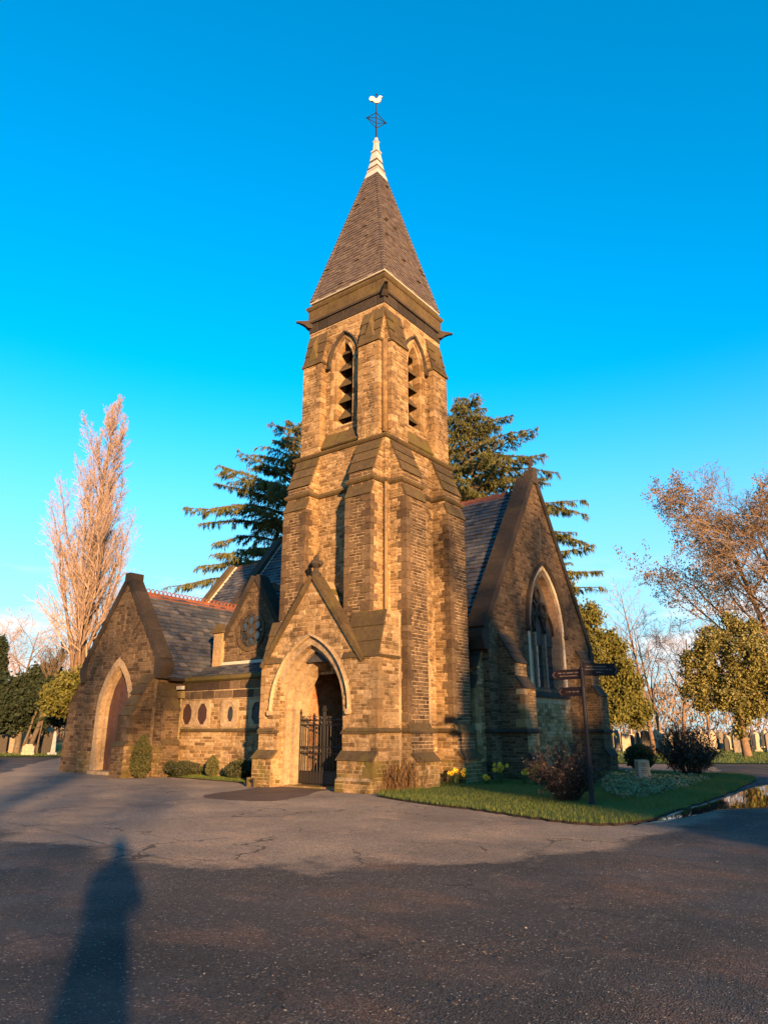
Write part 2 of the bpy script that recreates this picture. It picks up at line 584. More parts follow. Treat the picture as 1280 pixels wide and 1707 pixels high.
SLATE_F = [(4, 5, 6, 7), (0, 1, 5, 4), (1, 2, 6, 5), (3, 0, 4, 7)]

PIECES = 0
def piece(name, parent, mb, smooth=False):
    return mb.build(name, parent, None, smooth)

def voussoirs(parent, frame, O, A, t0, t1, d0, d1, n, mat, legs_to=None, leg_h=0.32):
    """wedge stones of an arch ring, each an object; below the springing jamb blocks down to legs_to"""
    S, N = FRAME[frame]
    if abs(t0) < 1e-6: t0 = -0.014                      # just inside the opening cut in the wall
    a, b = A.side(t0, n), A.side(t1, n)
    for mir in (0, 1):
        for i in range(n):
            q = [a[i], b[i], b[i + 1], a[i + 1]]
            if mir: q = [(2 * A.c - s, z) for s, z in q]
            cs_, cz_ = sum(s for s, _ in q) / 4, sum(z for _, z in q) / 4
            q = [(cs_ + (s - cs_) * 0.965, cz_ + (z - cz_) * 0.965) for s, z in q]
            mb = MB(M[mat]); mb.rn = rs.random()
            mb.prism(q, O, S, Z_, N, d0, d1 + rs.uniform(-.006, .006))
            piece('voussoir', parent, mb)
        if legs_to is not None:
            z = A.zs - 0.004
            while z > legs_to + 0.05:
                h = min(leg_h * rs.uniform(0.8, 1.25), z - legs_to)
                if z - h - legs_to < 0.1: h = z - legs_to
                s0, s1 = A.c - A.hw - t1, A.c - A.hw - t0
                if mir: s0, s1 = A.c + A.hw + t0, A.c + A.hw + t1
                mb = MB(M[mat]); mb.rn = rs.random()
                mb.prism([(s0, z - h + 0.008), (s1, z - h + 0.008), (s1, z), (s0, z)], O, S, Z_, N, d0, d1 + rs.uniform(-.006, .006))
                piece('jamb_stone', parent, mb)
                z -= h

def hood(parent, frame, O, A, t, wid, d0, d1, mat, drop=0.1, n=14, name='hood_mould'):
    S, N = FRAME[frame]
    mb = MB(M[mat]); mb.rn = 0.5
    a, b = A.full(t, n), A.full(t + wid, n)
    a = [(a[0][0], a[0][1] - drop)] + a + [(a[-1][0], a[-1][1] - drop)]
    b = [(b[0][0], b[0][1] - drop)] + b + [(b[-1][0], b[-1][1] - drop)]
    P = lambda s, z, d: O + s * S + z * Z_ + d * N
    vs, fs = [], []
    for (s, z), (s2, z2) in zip(a, b):
        vs += [P(s, z, d0), P(s, z, d1 * 0.55), P((s + s2) / 2, (z + z2) / 2, d1), P(s2, z2, d1 * 0.8), P(s2, z2, d0)]
    for i in range(len(a) - 1):
        for k in range(4):
            fs.append((i * 5 + k, i * 5 + k + 1, i * 5 + 5 + k + 1, i * 5 + 5 + k))
    fs += [(0, 1, 2, 3, 4), tuple(len(a) * 5 - 5 + k for k in (4, 3, 2, 1, 0))]
    mb.add(vs, fs)
    for e in (0, -1):                                   # label stops
        s, z = ((a[e][0] + b[e][0]) / 2, a[e][1] - 0.03)
        c = P(s, z, (d0 + d1) / 2)
        mb.tube([c - N * d1 * .7, c + N * d1 * .7], wid * 0.75, 8)
    return piece(name, parent, mb)

def band(parent, path, prof, mat, name='string_course', closed=False, blocks=None):
    """moulding along a horizontal axis-aligned polyline; outward is to the right of travel; prof: (out, z)"""
    pts = [np.array(p, float) for p in path]
    n = len(pts)
    nrm = []
    for i in range(n - 1 + (1 if closed else 0)):
        d = pts[(i + 1) % n] - pts[i]
        d /= np.linalg.norm(d)
        nrm.append(np.array([d[1], -d[0]]))
    offs = []
    for i in range(n):
        if closed: n1, n2 = nrm[i - 1], nrm[i]
        else: n1, n2 = nrm[max(i - 1, 0)], nrm[min(i, n - 2)]
        offs.append((n1 + n2) / (1 + np.dot(n1, n2)))
    k = len(prof)
    mb = MB(M[mat]); mb.rn = 0.5
    vs = [(p[0] + o[0] * d, p[1] + o[1] * d, z) for p, o in zip(pts, offs) for d, z in prof]
    fs, rr = [], []
    m = n if closed else n - 1
    for i in range(m):
        j = (i + 1) % n
        for q in range(k):
            q2 = (q + 1) % k
            fs.append((i * k + q, i * k + q2, j * k + q2, j * k + q))
    if not closed:
        fs += [tuple(range(k - 1, -1, -1)), tuple(range((n - 1) * k, n * k))]
    mb.add(vs, fs)
    return piece(name, parent, mb)

def profile_at(prof, z):
    for (p0, z0), (p1, z1) in zip(prof, prof[1:]):
        if z0 <= z <= z1:
            return p0 if z1 - z0 < 1e-6 else p0 + (p1 - p0) * (z - z0) / (z1 - z0)
    return prof[-1][0] if z > prof[-1][1] else prof[0][0]

def buttress(part, core, frame, wall, c, w, prof, front='buff', side='buff', base='base', slope='dressed', vis=1.0):
    """projecting pier: wall = coordinate of the wall plane, c = centre along the wall, prof = (projection, z) upwards"""
    S, N = FRAME[frame]
    O = -N * 0.0
    O = np.array([wall, 0, 0]) if frame == 'W' else np.array([0, wall, 0])
    poly = [(-0.12, prof[0][1])] + list(prof) + [(-0.12, prof[-1][1])]
    core.use(core.mats[0])
    core.prism([(p, z) for p, z in poly], O + (c - w / 2) * S, N, Z_, S, 0, w)
    z_top = prof[-1][1]
    for (p0, z0), (p1, z1) in zip(prof, prof[1:]):
        if abs(p0 - p1) < 1e-6 and z1 - z0 > 0.05:
            mt = base if z1 < 1.0 else front
            courses(part.name, frame, O + p0 * N, spans(lambda z: (c - w / 2 - 0.015, c + w / 2 + 0.015)), z0, z1, mat=mt, vis=vis)
        elif z1 - z0 > 0.06:                              # weathering slabs on the slope
            L = math.hypot(p1 - p0, z1 - z0)
            k = max(1, round(L / 0.42))
            T = (N * (p1 - p0) + Z_ * (z1 - z0)) / L
            Q = np.cross(S, T); Q /= np.linalg.norm(Q)
            if np.dot(Q, N) < 0: Q = -Q
            B0 = O + p0 * N + z0 * Z_ + c * S
            for i in range(k):
                l0, l1 = L * i / k, L * (i + 1) / k
                mb = MB(M[slope]); mb.rn = rs.random()
                e = 0.03
                lo = [B0 + sgn * (w / 2 + e) * S + l * T - 0.02 * Q for sgn, l in ((-1, l0), (1, l0), (1, l1), (-1, l1))]
                th = (0.050, 0.050, 0.018, 0.018) if i < k - 1 else (0.05, 0.05, 0.03, 0.03)
                l0b = l0 - (0.05 if i == 0 else 0.02)
                hi = [B0 + sgn * (w / 2 + e) * S + l * T + t_ * Q for (sgn, l), t_ in zip(((-1, l0b), (1, l0b), (1, l1), (-1, l1)), th)]
                mb.hexa(lo, hi)
                piece('weathering_slab', part, mb)
    # visible flank
    if frame == 'W':
        fr, Oo = 'S', np.array([0, c - w / 2, 0])
        out = lambda z: (wall - profile_at(prof, z) - 0.012, wall)
    else:
        fr, Oo = 'W', np.array([c - w / 2, 0, 0])
        out = lambda z: (wall - profile_at(prof, z) - 0.012, wall)
    zb = next((z for p, z in prof if z > 0.5), 0.8)
    courses(part.name, fr, Oo, spans(out), prof[0][1], zb, mat=base, vis=vis)
    courses(part.name, fr, Oo, spans(out), zb, z_top, mat=side, vis=vis)
# ------------------------------------------------------------------ the church
CH0 = np.array([18.4, 14.32, 0.0])
church = empty('church', CH0, 'sandstone Gothic church with a square tower, slated spire and gabled porch', 'church')
PART = {}
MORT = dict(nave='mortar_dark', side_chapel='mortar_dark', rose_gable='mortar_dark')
def part(name, origin, label=None):
    o = link(name, bpy.data.meshes.new(name), church, origin)
    if label: o['label'] = label
    PART[name] = (o, MB(M[MORT.get(name, 'mortar')]))
    return PART[name]
def finish(name):
    o, mb = PART[name]
    old = o.data
    me = np_mesh(name, np.array(mb.v) - WO[o.name], mb.f, mb.mats, mb.m, mb.r)
    o.data = me
    bpy.data.meshes.remove(old)

def rect(a, b):
    return lambda z: (a, b)
WX = lambda x: np.array([x, 0.0, 0.0])
SY = lambda y: np.array([0.0, y, 0.0])

# ---- tower -----------------------------------------------------------------------------------
tw, tm = part('tower', (18.4, 14.32, 0))
CX, CY = 18.4, 14.32
H1, H2 = 1.95, 1.72
x0, x1, y0, y1 = CX - H1, CX + H1, CY - H1, CY + H1          # 16.45..20.35, 12.37..16.27
b0x, b1x, b0y, b1y = CX - H2, CX + H2, CY - H2, CY + H2      # belfry 16.68.. , 12.60..
tm.use(M['mortar'])
# lower walls round the open passage, then solid above it
tm.box(x0, x1, y0, y0 + 0.75, -0.2, 4.9)
tm.box(x0, x1, y1 - 0.75, y1, -0.2, 4.9)
tm.box(x0, x1, y0, y1, 4.9, 10.5)
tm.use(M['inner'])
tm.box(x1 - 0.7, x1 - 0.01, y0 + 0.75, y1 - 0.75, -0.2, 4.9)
# inner doorway shape on the back wall
Ad = Arch(14.0, 0.62, 2.1, 1.1)
dpoly = [(Ad.c - Ad.hw, 0.02)] + Ad.full(0, 8) + [(Ad.c + Ad.hw, 0.02)]
mb = MB(M['door']); mb.rn = 0.3
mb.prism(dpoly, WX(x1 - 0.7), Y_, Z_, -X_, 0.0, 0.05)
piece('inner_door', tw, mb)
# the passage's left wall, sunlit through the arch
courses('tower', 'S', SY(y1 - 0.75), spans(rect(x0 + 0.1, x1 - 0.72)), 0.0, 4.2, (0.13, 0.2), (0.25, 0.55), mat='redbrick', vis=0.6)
# belfry walls with the louvred openings
BW = Arch(CY, 0.37, 13.95, 0.78)
BS = Arch(CX, 0.37, 13.95, 0.78)
SILL = 11.55
def wall_two_halves(mbx, frame, O, a, b, z0, z1, A, sill, d, topfn=None):
    S, N = FRAME[frame]
    left = [(a, z0), (A.c, z0), (A.c, sill), (A.c - A.hw, sill)] + A.side(0, 10) + ([(A.c, z1)] if topfn is None else [(A.c, topfn(A.c))]) + [(a, z1)]
    right = [(2 * A.c - s, z) for s, z in [(A.c, z0), (A.c, sill), (A.c - A.hw, sill)] + A.side(0, 10)]
    right = [(b, z0)] + right + ([(A.c, z1)] if topfn is None else [(A.c, topfn(A.c))]) + [(b, z1)]
    mbx.prism(left, O, S, Z_, N, -d, 0)
    mbx.prism(right, O, S, Z_, N, -d, 0)
tm.use(M['mortar'])
wall_two_halves(tm, 'W', WX(b0x), b0y, b1y, 10.5, 16.2, BW, SILL, 0.55)
wall_two_halves(tm, 'S', SY(b0y), b0x + 0.55, b1x, 10.5, 16.2, BS, SILL, 0.55)
tm.box(b1x - 0.55, b1x, b0y + 0.55, b1y, 10.5, 16.2)
tm.box(b0x + 0.55, b1x - 0.55, b1y - 0.55, b1y, 10.5, 16.2)
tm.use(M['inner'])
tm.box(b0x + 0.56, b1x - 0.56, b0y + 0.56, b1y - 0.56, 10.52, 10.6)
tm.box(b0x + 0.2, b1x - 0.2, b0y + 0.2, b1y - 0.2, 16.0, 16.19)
# stones of the tower walls
lan = Arch(18.45, 0.17, 3.15, 0.42)
pier_top = 3.65
courses('tower', 'W', WX(x0), spans(rect(y0 - .015, y1 + .015)), 3.2, 8.95, vis=1)
courses('tower', 'S', SY(y0), spans(rect(x0 - .015, x1 + .015)), 0.0, 0.8, mat='base')
courses('tower', 'S', SY(y0), spans(rect(x0 - .015, x1 + .015), [lambda z: arch_hole(lan, 0.12, 1.66)(z)]), 0.8, 8.95)
courses('tower', 'W', WX(x0), spans(rect(y0 - .015, y1 + .015)), 9.08, 10.5)
courses('tower', 'S', SY(y0), spans(rect(x0 - .015, x1 + .015)), 9.08, 10.5)
courses('tower', 'W', WX(b0x), spans(rect(b0y - .015, b1y + .015), [arch_hole(BW, 0.26, SILL - 0.05)]), 10.72, 15.62, (0.085, 0.135), (0.15, 0.40))
courses('tower', 'S', SY(b0y), spans(rect(b0x - .015, b1x + .015), [arch_hole(BS, 0.26, SILL - 0.05)]), 10.72, 15.62, (0.085, 0.135), (0.15, 0.40))
# blind lancet on the right-hand face
voussoirs(tw, 'S', SY(y0), lan, 0.0, 0.11, -0.05, 0.03, 3, 'cream', 1.66, 0.3)
hood(tw, 'S', SY(y0), lan, 0.11, 0.07, 0.0, 0.09, 'cream', 0.02, 8)
mb = MB(M['dark']); mb.prism([(lan.c - .17, 1.66)] + lan.full(0, 6) + [(lan.c + .17, 1.66)], SY(y0), X_, Z_, -Y_, 0.004, 0.012); piece('lancet_panel', tw, mb)
# buttresses of the lower stage
B_UP = [(0.60, 4.0), (0.60, 8.50), (0.47, 8.86), (0.47, 9.36), (0.04, 10.44)]
B_S = [(0.92, -0.1), (0.92, 0.74), (0.72, 0.96), (0.72, 1.50), (0.64, 1.62), (0.60, 1.75), (0.60, 8.50), (0.47, 8.86), (0.47, 9.36), (0.04, 10.44)]
buttress(tw, tm, 'W', x0, 12.98, 0.95, B_UP, front='brown')
buttress(tw, tm, 'W', x0, 15.66, 0.95, B_UP, front='brown')
buttress(tw, tm, 'S', y0, 17.20, 1.05, B_S, front='brown')
buttress(tw, tm, 'S', y0, 19.60, 1.05, B_S, front='brown', vis=0.8)
# the two on the hidden sides, whose ends show in outline
tm.use(M['mortar'])
tm.prism([(0, 0), (0.6, 0), (0.6, 8.5), (0.47, 8.86), (0.47, 9.36), (0.04, 10.44), (0, 10.44)], (0, y1, 0), Y_, Z_, X_, 16.6, 17.6)
courses('tower', 'W', WX(16.6), spans(lambda z: (y1, y1 + (0.6 if z < 8.7 else 0.47 if z < 9.36 else max(0.05, 0.47 - (z - 9.36) * .4)))), 0, 10.3, vis=0.4, mat='brown')
tm.use(M['mortar'])
tm.prism([(0, 0), (0.6, 0), (0.6, 8.5), (0.47, 8.86), (0.47, 9.36), (0.04, 10.44), (0, 10.44)], (x1, 0, 0), X_, Z_, Y_, 12.5, 13.5)
courses('tower', 'S', SY(12.5), spans(lambda z: (x1, x1 + (0.6 if z < 8.7 else 0.47 if z < 9.36 else max(0.05, 0.47 - (z - 9.36) * .4)))), 0, 10.3, vis=0.4, mat='brown')
# nook roll on the near corner
mb = MB(M['buff']); mb.rn = 0.3; mb.tube([(x0 - 0.02, y0 - 0.02, 1.7), (x0 - 0.02, y0 - 0.02, 8.95)], 0.06, 8); piece('corner_roll', tw, mb, True)

def bpath(wx, wy, p, wn, wf, sn, sf, ex, ey):
    (a, b), (c, d), (e, f), (g, h) = wf, wn, sn, sf
    return [(wx, ey), (wx, b), (wx - p, b), (wx - p, a), (wx, a), (wx, d), (wx - p, d), (wx - p, c), (wx, c), (wx, wy), (e, wy), (e, wy - p), (f, wy - p), (f, wy), (g, wy), (g, wy - p), (h, wy - p), (h, wy), (ex, wy)]
WN, WF, SN, SF = (12.505, 13.455), (15.185, 16.135), (16.675, 17.725), (19.075, 20.125)
band(tw, bpath(x0, y0, 0.47, WN, WF, SN, SF, x1, y1), [(-0.05, 8.93), (0.05, 8.95), (0.10, 9.01), (0.10, 9.05), (0.03, 9.12), (-0.05, 9.12)], 'dressed')
# plinth string along the right-hand side
sp = [(16.55, y0), (16.675, y0), (16.675, y0 - .64), (17.725, y0 - .64), (17.725, y0), (19.075, y0), (19.075, y0 - .64), (20.125, y0 - .64), (20.125, y0), (20.6, y0)]
band(tw, sp, [(-0.05, 1.50), (0.07, 1.50), (0.10, 1.55), (0.04, 1.63), (-0.05, 1.63)], 'dressed')
# square string below the belfry with a weathered set-off above it
hs = 2.00
sq = lambda h: [(CX - h, CY + h), (CX - h, CY - h), (CX + h, CY - h), (CX + h, CY + h)]
band(tw, sq(H1), [(-0.05, 10.46), (0.06, 10.50), (0.11, 10.56), (0.11, 10.61), (-0.30, 10.78), (-0.30, 10.46)], 'dressed', closed=True)
# belfry buttresses with gabled tops
B_B = [(0.29, 10.60), (0.29, 14.12), (0.0, 15.45)]
for fr, wall_, cs, wd in (('W', b0x, (13.03, 15.61), 0.84), ('S', b0y, (17.13, 19.67), 0.88)):
    for c in cs:
        buttress(tw, tm, fr, wall_, c, wd, B_B, vis=1)
        S, N = FRAME[fr]
        O = WX(wall_) if fr == 'W' else SY(wall_)
        mb = MB(M['dressed']); mb.rn = rs.random()                       # little gablet astride the weathering
        P = lambda s, d, z: O + s * S + d * N + z * Z_
        mb.add([P(c - .2, .30, 14.3), P(c + .2, .30, 14.3), P(c, .30, 14.95), P(c - .2, .0, 14.9), P(c + .2, .0, 14.9), P(c, .0, 15.5)],
               [(0, 1, 2), (0, 2, 5, 3), (1, 4, 5, 2), (0, 3, 4, 1)])
        piece('gablet', tw, mb)
        mb = MB(M['dressed']); mb.rn = 0.4                               # drip under the gabled top
        mb.prism([(c - wd / 2 - .05, 14.06), (c + wd / 2 + .05, 14.06), (c + wd / 2 + .05, 14.15), (c - wd / 2 - .05, 14.15)], O, S, Z_, N, 0.0, 0.36)
        piece('drip_course', tw, mb)
# outer ends of the hidden-side belfry buttresses
tm.use(M['mortar'])
tm.box(b0x + .05, b0x + .85, b1y, b1y + 0.29, 10.6, 14.12)
tm.add([(b0x + .05, b1y, 14.12), (b0x + .05, b1y + .29, 14.12), (b0x + .05, b1y, 15.45), (b0x + .85, b1y, 14.12), (b0x + .85, b1y + .29, 14.12), (b0x + .85, b1y, 15.45)], [(0, 1, 2), (3, 5, 4), (1, 4, 5, 2)])
courses('tower', 'W', WX(b0x + .05), spans(lambda z: (b1y, b1y + (.29 if z < 14.12 else .29 * (15.45 - z) / 1.33))), 10.7, 15.2, vis=0.4)
tm.use(M['mortar'])
tm.box(b1x, b1x + .29, b0y + .05, b0y + .85, 10.6, 14.12)
tm.add([(b1x, b0y + .05, 14.12), (b1x + .29, b0y + .05, 14.12), (b1x, b0y + .05, 15.45), (b1x, b0y + .85, 14.12), (b1x + .29, b0y + .85, 14.12), (b1x, b0y + .85, 15.45)], [(0, 1, 2), (3, 5, 4), (1, 4, 5, 2)])
courses('tower', 'S', SY(b0y + .05), spans(lambda z: (b1x, b1x + (.29 if z < 14.12 else .29 * (15.45 - z) / 1.33))), 10.7, 15.2, vis=0.4)
mb = MB(M['buff']); mb.rn = 0.25; mb.tube([(b0x - 0.10, b0y - 0.10, 10.75), (b0x - 0.10, b0y - 0.10, 14.1)], 0.10, 8); piece('corner_roll', tw, mb, True)
# belfry openings
for fr, A, O in (('W', BW, WX(b0x)), ('S', BS, SY(b0y))):
    S, N = FRAME[fr]
    P = lambda s, d, z: O + s * S + d * N + z * Z_
    voussoirs(tw, fr, O, A, 0.0, 0.13, -0.28, 0.005, 4, 'buff', SILL, 0.26)
    voussoirs(tw, fr, O, A, 0.13, 0.26, -0.12, 0.035, 5, 'buff', SILL - 0.1, 0.3)
    hood(tw, fr, O, A, 0.26, 0.10, 0.0, 0.13, 'dark', 0.05)
    for i in range(5):                                                   # sloping stone louvres
        z = SILL + 0.28 + i * 0.62
        hw = A.half(z + 0.2) - 0.004
        if hw < 0.1: continue
        mb = MB(M['dressed']); mb.rn = rs.random()
        lo = [P(A.c - hw, -.10, z), P(A.c + hw, -.10, z), P(A.c + hw, -.48, z + .50), P(A.c - hw, -.48, z + .50)]
        hi = [p + Z_ * 0.055 for p in lo]
        mb.hexa(lo, hi); piece('louvre', tw, mb)
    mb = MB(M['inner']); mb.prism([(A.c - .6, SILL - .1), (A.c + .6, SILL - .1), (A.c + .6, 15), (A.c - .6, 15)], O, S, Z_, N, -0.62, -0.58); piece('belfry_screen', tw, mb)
    L = 1.02                                                             # the long mossy sill slope
    for k in range(3):
        a0 = A.c - 0.82 + k * 1.64 / 3
        mb = MB(M['mossy']); mb.rn = rs.random()
        lo = [P(a0 + .004, .20, 10.72), P(a0 + 1.64 / 3 - .004, .20, 10.72), P(a0 + 1.64 / 3 - .004, -.15, SILL), P(a0 + .004, -.15, SILL)]
        hi = [P(a0 + .004, .25, 10.76), P(a0 + 1.64 / 3 - .004, .25, 10.76), P(a0 + 1.64 / 3 - .004, -.12, SILL + .05), P(a0 + .004, -.12, SILL + .05)]
        mb.hexa(lo, hi); piece('sill_stone', tw, mb)
# frieze, cornice and gutter
tm.use(M['mortar']); tm.box(CX - 1.735, CX + 1.735, CY - 1.735, CY + 1.735, 15.6, 16.1)
tm.box(CX - 1.77, CX + 1.77, CY - 1.77, CY + 1.77, 16.1, 16.72)
for fr, O in (('W', WX(CX - 1.735)), ('S', SY(CY - 1.735))):
    c = CY if fr == 'W' else CX
    courses('tower', fr, O, spans(rect(c - 1.76, c + 1.76)), 15.64, 16.08, (0.5, 0.6), (0.5, 0.85), (0.02, 0.035), mat='dark', name='frieze_block')
for fr, O in (('W', WX(CX - 1.77)), ('S', SY(CY - 1.77))):
    c = CY if fr == 'W' else CX
    courses('tower', fr, O, spans(rect(c - 1.80, c + 1.80)), 16.12, 16.62, (0.5, 0.6), (0.55, 0.95), (0.02, 0.035), mat='dressed', name='cornice_block')
band(tw, sq(1.77), [(-0.1, 16.04), (0.05, 16.04), (0.07, 16.10), (0.03, 16.15), (-0.1, 16.15)], 'dark', closed=True)
band(tw, sq(1.77), [(-0.1, 16.60), (0.05, 16.60), (0.10, 16.68), (0.10, 16.74), (-0.10, 16.93), (-0.3, 16.93), (-0.3, 16.60)], 'dressed', 'cornice', closed=True)
band(tw, sq(1.71), [(-0.2, 16.935), (0.03, 16.935), (0.05, 16.955), (0.05, 17.02), (-0.05, 17.06), (-0.2, 17.06)], 'flash', 'gutter_flashing', closed=True)
for sx, sy in ((-1, -1), (-1, 1), (1, -1)):                              # gargoyles on the corners
    c = np.array([CX + sx * 1.74, CY + sy * 1.74, 16.03])
    d = np.array([sx, sy, 0]) / math.sqrt(2)
    e = np.array([-d[1], d[0], 0])
    mb = MB(M['dark']); mb.rn = 0.5
    st = [(-.2, .13, -.20, .16), (.06, .12, -.16, .15), (.22, .085, -.02, .14), (.40, .06, .06, .14), (.52, .055, .08, .13)]
    vs = []
    for o_, hw, zb, zt in st:
        vs += [c + d * o_ - e * hw + Z_ * zb, c + d * o_ + e * hw + Z_ * zb, c + d * o_ + e * hw + Z_ * zt, c + d * o_ - e * hw + Z_ * zt]
    fs = [(i * 4 + k, i * 4 + (k + 1) % 4, i * 4 + 4 + (k + 1) % 4, i * 4 + 4 + k) for i in range(4) for k in range(4)] + [(3, 2, 1, 0), (16, 17, 18, 19)]
    mb.add(vs, fs)
    piece('gargoyle', tw, mb)

# ---- spire ------------------------------------------------------------------------------------
sr, sm = part('spire', (CX, CY, 16.95))
HB, ZB, ZT, HT = 1.75, 17.0, 23.15, 0.285
sm.use(M['roof_bed'])
hb, ht = HB - 0.05, HT - 0.03
sm.hexa([(CX - hb, CY - hb, ZB), (CX + hb, CY - hb, ZB), (CX + hb, CY + hb, ZB), (CX - hb, CY + hb, ZB)], [(CX - ht, CY - ht, ZT), (CX + ht, CY - ht, ZT), (CX + ht, CY + ht, ZT), (CX - ht, CY + ht, ZT)])
rise = ZT - ZB
SL = math.hypot(rise, HB - HT)
for dx, dy in ((-1, 0), (0, -1), (1, 0), (0, 1)):
    n_ = np.array([dx, dy, 0.0]); S = np.array([-dy, dx, 0.0])
    O = np.array([CX, CY, ZB - 0.02]) + n_ * HB
    T = (-n_ * (HB - HT) + Z_ * rise) / SL
    slates('spire', O, S, T, SL, lambda t: (-(HB + (HT - HB) * t / SL), HB + (HT - HB) * t / SL), 0.15, (0.16, 0.26), 'slate_spire', thick=0.013, vis=0.8 if (dx + dy) < 0 else 0)
    c = S * HB                                                           # hip slates bedded along each arris
for sx, sy in ((-1, -1), (-1, 1), (1, -1), (1, 1)):
    for k in range(42):
        z = ZB + 0.02 + k * 0.148
        if z > ZT - 0.12: break
        h0 = HB + (HT - HB) * (z - ZB) / rise + 0.012
        h1 = HB + (HT - HB) * (z + 0.17 - ZB) / rise + 0.006
        d = np.array([sx, sy, 0.0])
        p0 = np.array([CX, CY, z]) + d * h0; p1 = np.array([CX, CY, z + .17]) + d * h1
        a, b = np.array([-sx, 0, 0.0]) * 0.11, np.array([0, -sy, 0.0]) * 0.11
        SLATES.append(('spire', [p0 + a + d * .016, p0 + d * .016, p1, p1 + a, p0 + a + d * .03, p0 + d * .03, p1 + d * .012, p1 + a + d * .012], np.array([0, -sy, 0]) * 1.0, rs.random(), 'slate_spire', 0.001, 'slate'))
        SLATES.append(('spire', [p0 + b + d * .016, p0 + d * .016, p1, p1 + b, p0 + b + d * .03, p0 + d * .03, p1 + d * .012, p1 + b + d * .012], np.array([-sx, 0, 0]) * 1.0, rs.random(), 'slate_spire', 0.001, 'slate'))
# leaded cap
mb = MB(M['lead']); mb.rn = .5
lev = [(0.335, 23.04), (0.325, 23.12), (0.26, 23.36), (0.285, 23.37), (0.215, 23.58), (0.228, 23.62), (0.165, 23.95), (0.19, 23.96), (0.13, 24.40), (0.16, 24.42), (0.16, 24.48), (0.10, 24.52), (0.075, 24.95), (0.10, 24.97), (0.10, 25.02), (0.05, 25.06), (0.05, 25.2)]
vs, fs = [], []
for h, z in lev: vs += [(CX - h, CY - h, z), (CX + h, CY - h, z), (CX + h, CY + h, z), (CX - h, CY + h, z)]
for i in range(len(lev) - 1):
    for k in range(4): fs.append((i * 4 + k, i * 4 + (k + 1) % 4, i * 4 + 4 + (k + 1) % 4, i * 4 + 4 + k))
fs += [(3, 2, 1, 0), tuple(len(vs) - 4 + k for k in range(4))]
mb.add(vs, fs); cap_ = piece('lead_cap', sr, mb)
for h, z0, z1 in ((0.25, 23.47, 23.54), (0.18, 23.86, 23.92), (0.125, 24.37, 24.41)):      # dull bands between the lead folds
    mb = MB(M['brown']); mb.rn = .3
    mb.box(CX - h - .012, CX + h + .012, CY - h - .012, CY + h + .012, z0, z1); piece('lead_fold', sr, mb)
mb = MB(M['iron']); mb.rn = .5
mb.tube([(CX, CY, 25.15), (CX, CY, 27.55)], [0.042, 0.02], 6)
mb.lathe((CX, CY, 27.5), [(0.01, 0), (0.045, .04), (0.045, .07), (0.01, .11)], 8)
# scrolled cross arms: a lattice diamond
d1 = np.array([RT[0], RT[1], 0]); d1 = np.array([0.28, -0.96, 0])
for z, r_ in ((26.15, 0.42), (26.15, -0.42)):
    for s in (1, -1):
        tip = np.array([CX, CY, 26.15]) + d1 * r_ + Z_ * (-0.30 if r_ > 0 else 0.30)
        mb.tube([np.array([CX, CY, 26.15 + s * 0.42]), tip], 0.018, 5)
        mb.tube([np.array([CX, CY, 26.15 + s * 0.16]), tip], 0.012, 5)
    mb.lathe(tip - Z_ * .04, [(0.01, 0), (0.04, .02), (0.04, .05), (0.01, .08)], 6)
    for k in range(3):
        q = np.array([CX, CY, 26.15]) * (1 - (k + 1) / 4) + tip * (k + 1) / 4
        mb.tube([q - Z_ * .16 * (1 - k / 4), q + Z_ * .16 * (1 - k / 4)], 0.010, 5)
piece('weathervane_rod', sr, mb)
mb = MB(M['gold']); mb.rn = .5                                            # cockerel
ck = [(-.36, .06), (-.34, .17), (-.25, .24), (-.13, .20), (-.04, .10), (.06, .12), (.12, .22), (.17, .27), (.25, .24), (.30, .19), (.24, .17), (.24, .08), (.19, -.04), (.09, -.12), (0, -.15), (-.10, -.10), (-.18, -.01), (-.28, -.03)]
ck = [(a * .85, b * .95) for a, b in ck]
mb.prism(ck, (CX, CY, 27.2), np.array([0.60, -0.80, 0]), Z_, np.array([0.80, 0.60, 0]), -0.035, 0.035)
piece('weathercock', sr, mb)

# ---- porch ------------------------------------------------------------------------------------
po, pm = part('porch', (16.0, 14.4, 0))
PX, PC = 15.5, 14.42
PE, PA, PH = 3.62, 6.02, 1.80
gz = lambda s: PA - abs(s - PC) * (PA - PE) / PH
gout = lambda hw, z: (PC - hw, PC + hw)
def gable_span(c, hw, ze, za):
    def f(z):
        if z <= ze: return (c - hw, c + hw)
        k = hw * (za - z) / (za - ze)
        return (c - k, c + k) if k > 0.05 else None
    return f
AP = Arch(PC, 1.28, 2.15, 1.86)
orders = [(0.0, 0.0, 0.22), (0.15, 0.22, 0.46), (0.30, 0.46, 0.70)]      # (inset, depth from, to)
for ins, da, db in orders + [(0.36, 0.70, 0.97)]:
    A2 = Arch(PC, AP.hw - ins, AP.zs, AP.top(-ins) - AP.zs)
    lo = [(PC - PH, -0.1), (PC - A2.hw, -0.1)] + A2.full(0, 12) + [(PC + A2.hw, -0.1), (PC + PH, -0.1), (PC + PH, PE), (PC, PA), (PC - PH, PE)]
    pm.use(M['mortar']).prism(lo, WX(PX), Y_, Z_, X_, da, db)
courses('porch', 'W', WX(PX), spans(gable_span(PC, PH + .01, PE, PA - 0.02), [arch_hole(AP, 0.20, -1)]), 1.62, PA - 0.1, (0.10, 0.155), (0.18, 0.42), vis=1.3)
courses('porch', 'W', WX(PX), spans(rect(PC - PH, PC + PH), [arch_hole(AP, 0.20, -1)]), 0.0, 1.5, (0.12, 0.2), (0.2, 0.4), mat='base', vis=1.3)
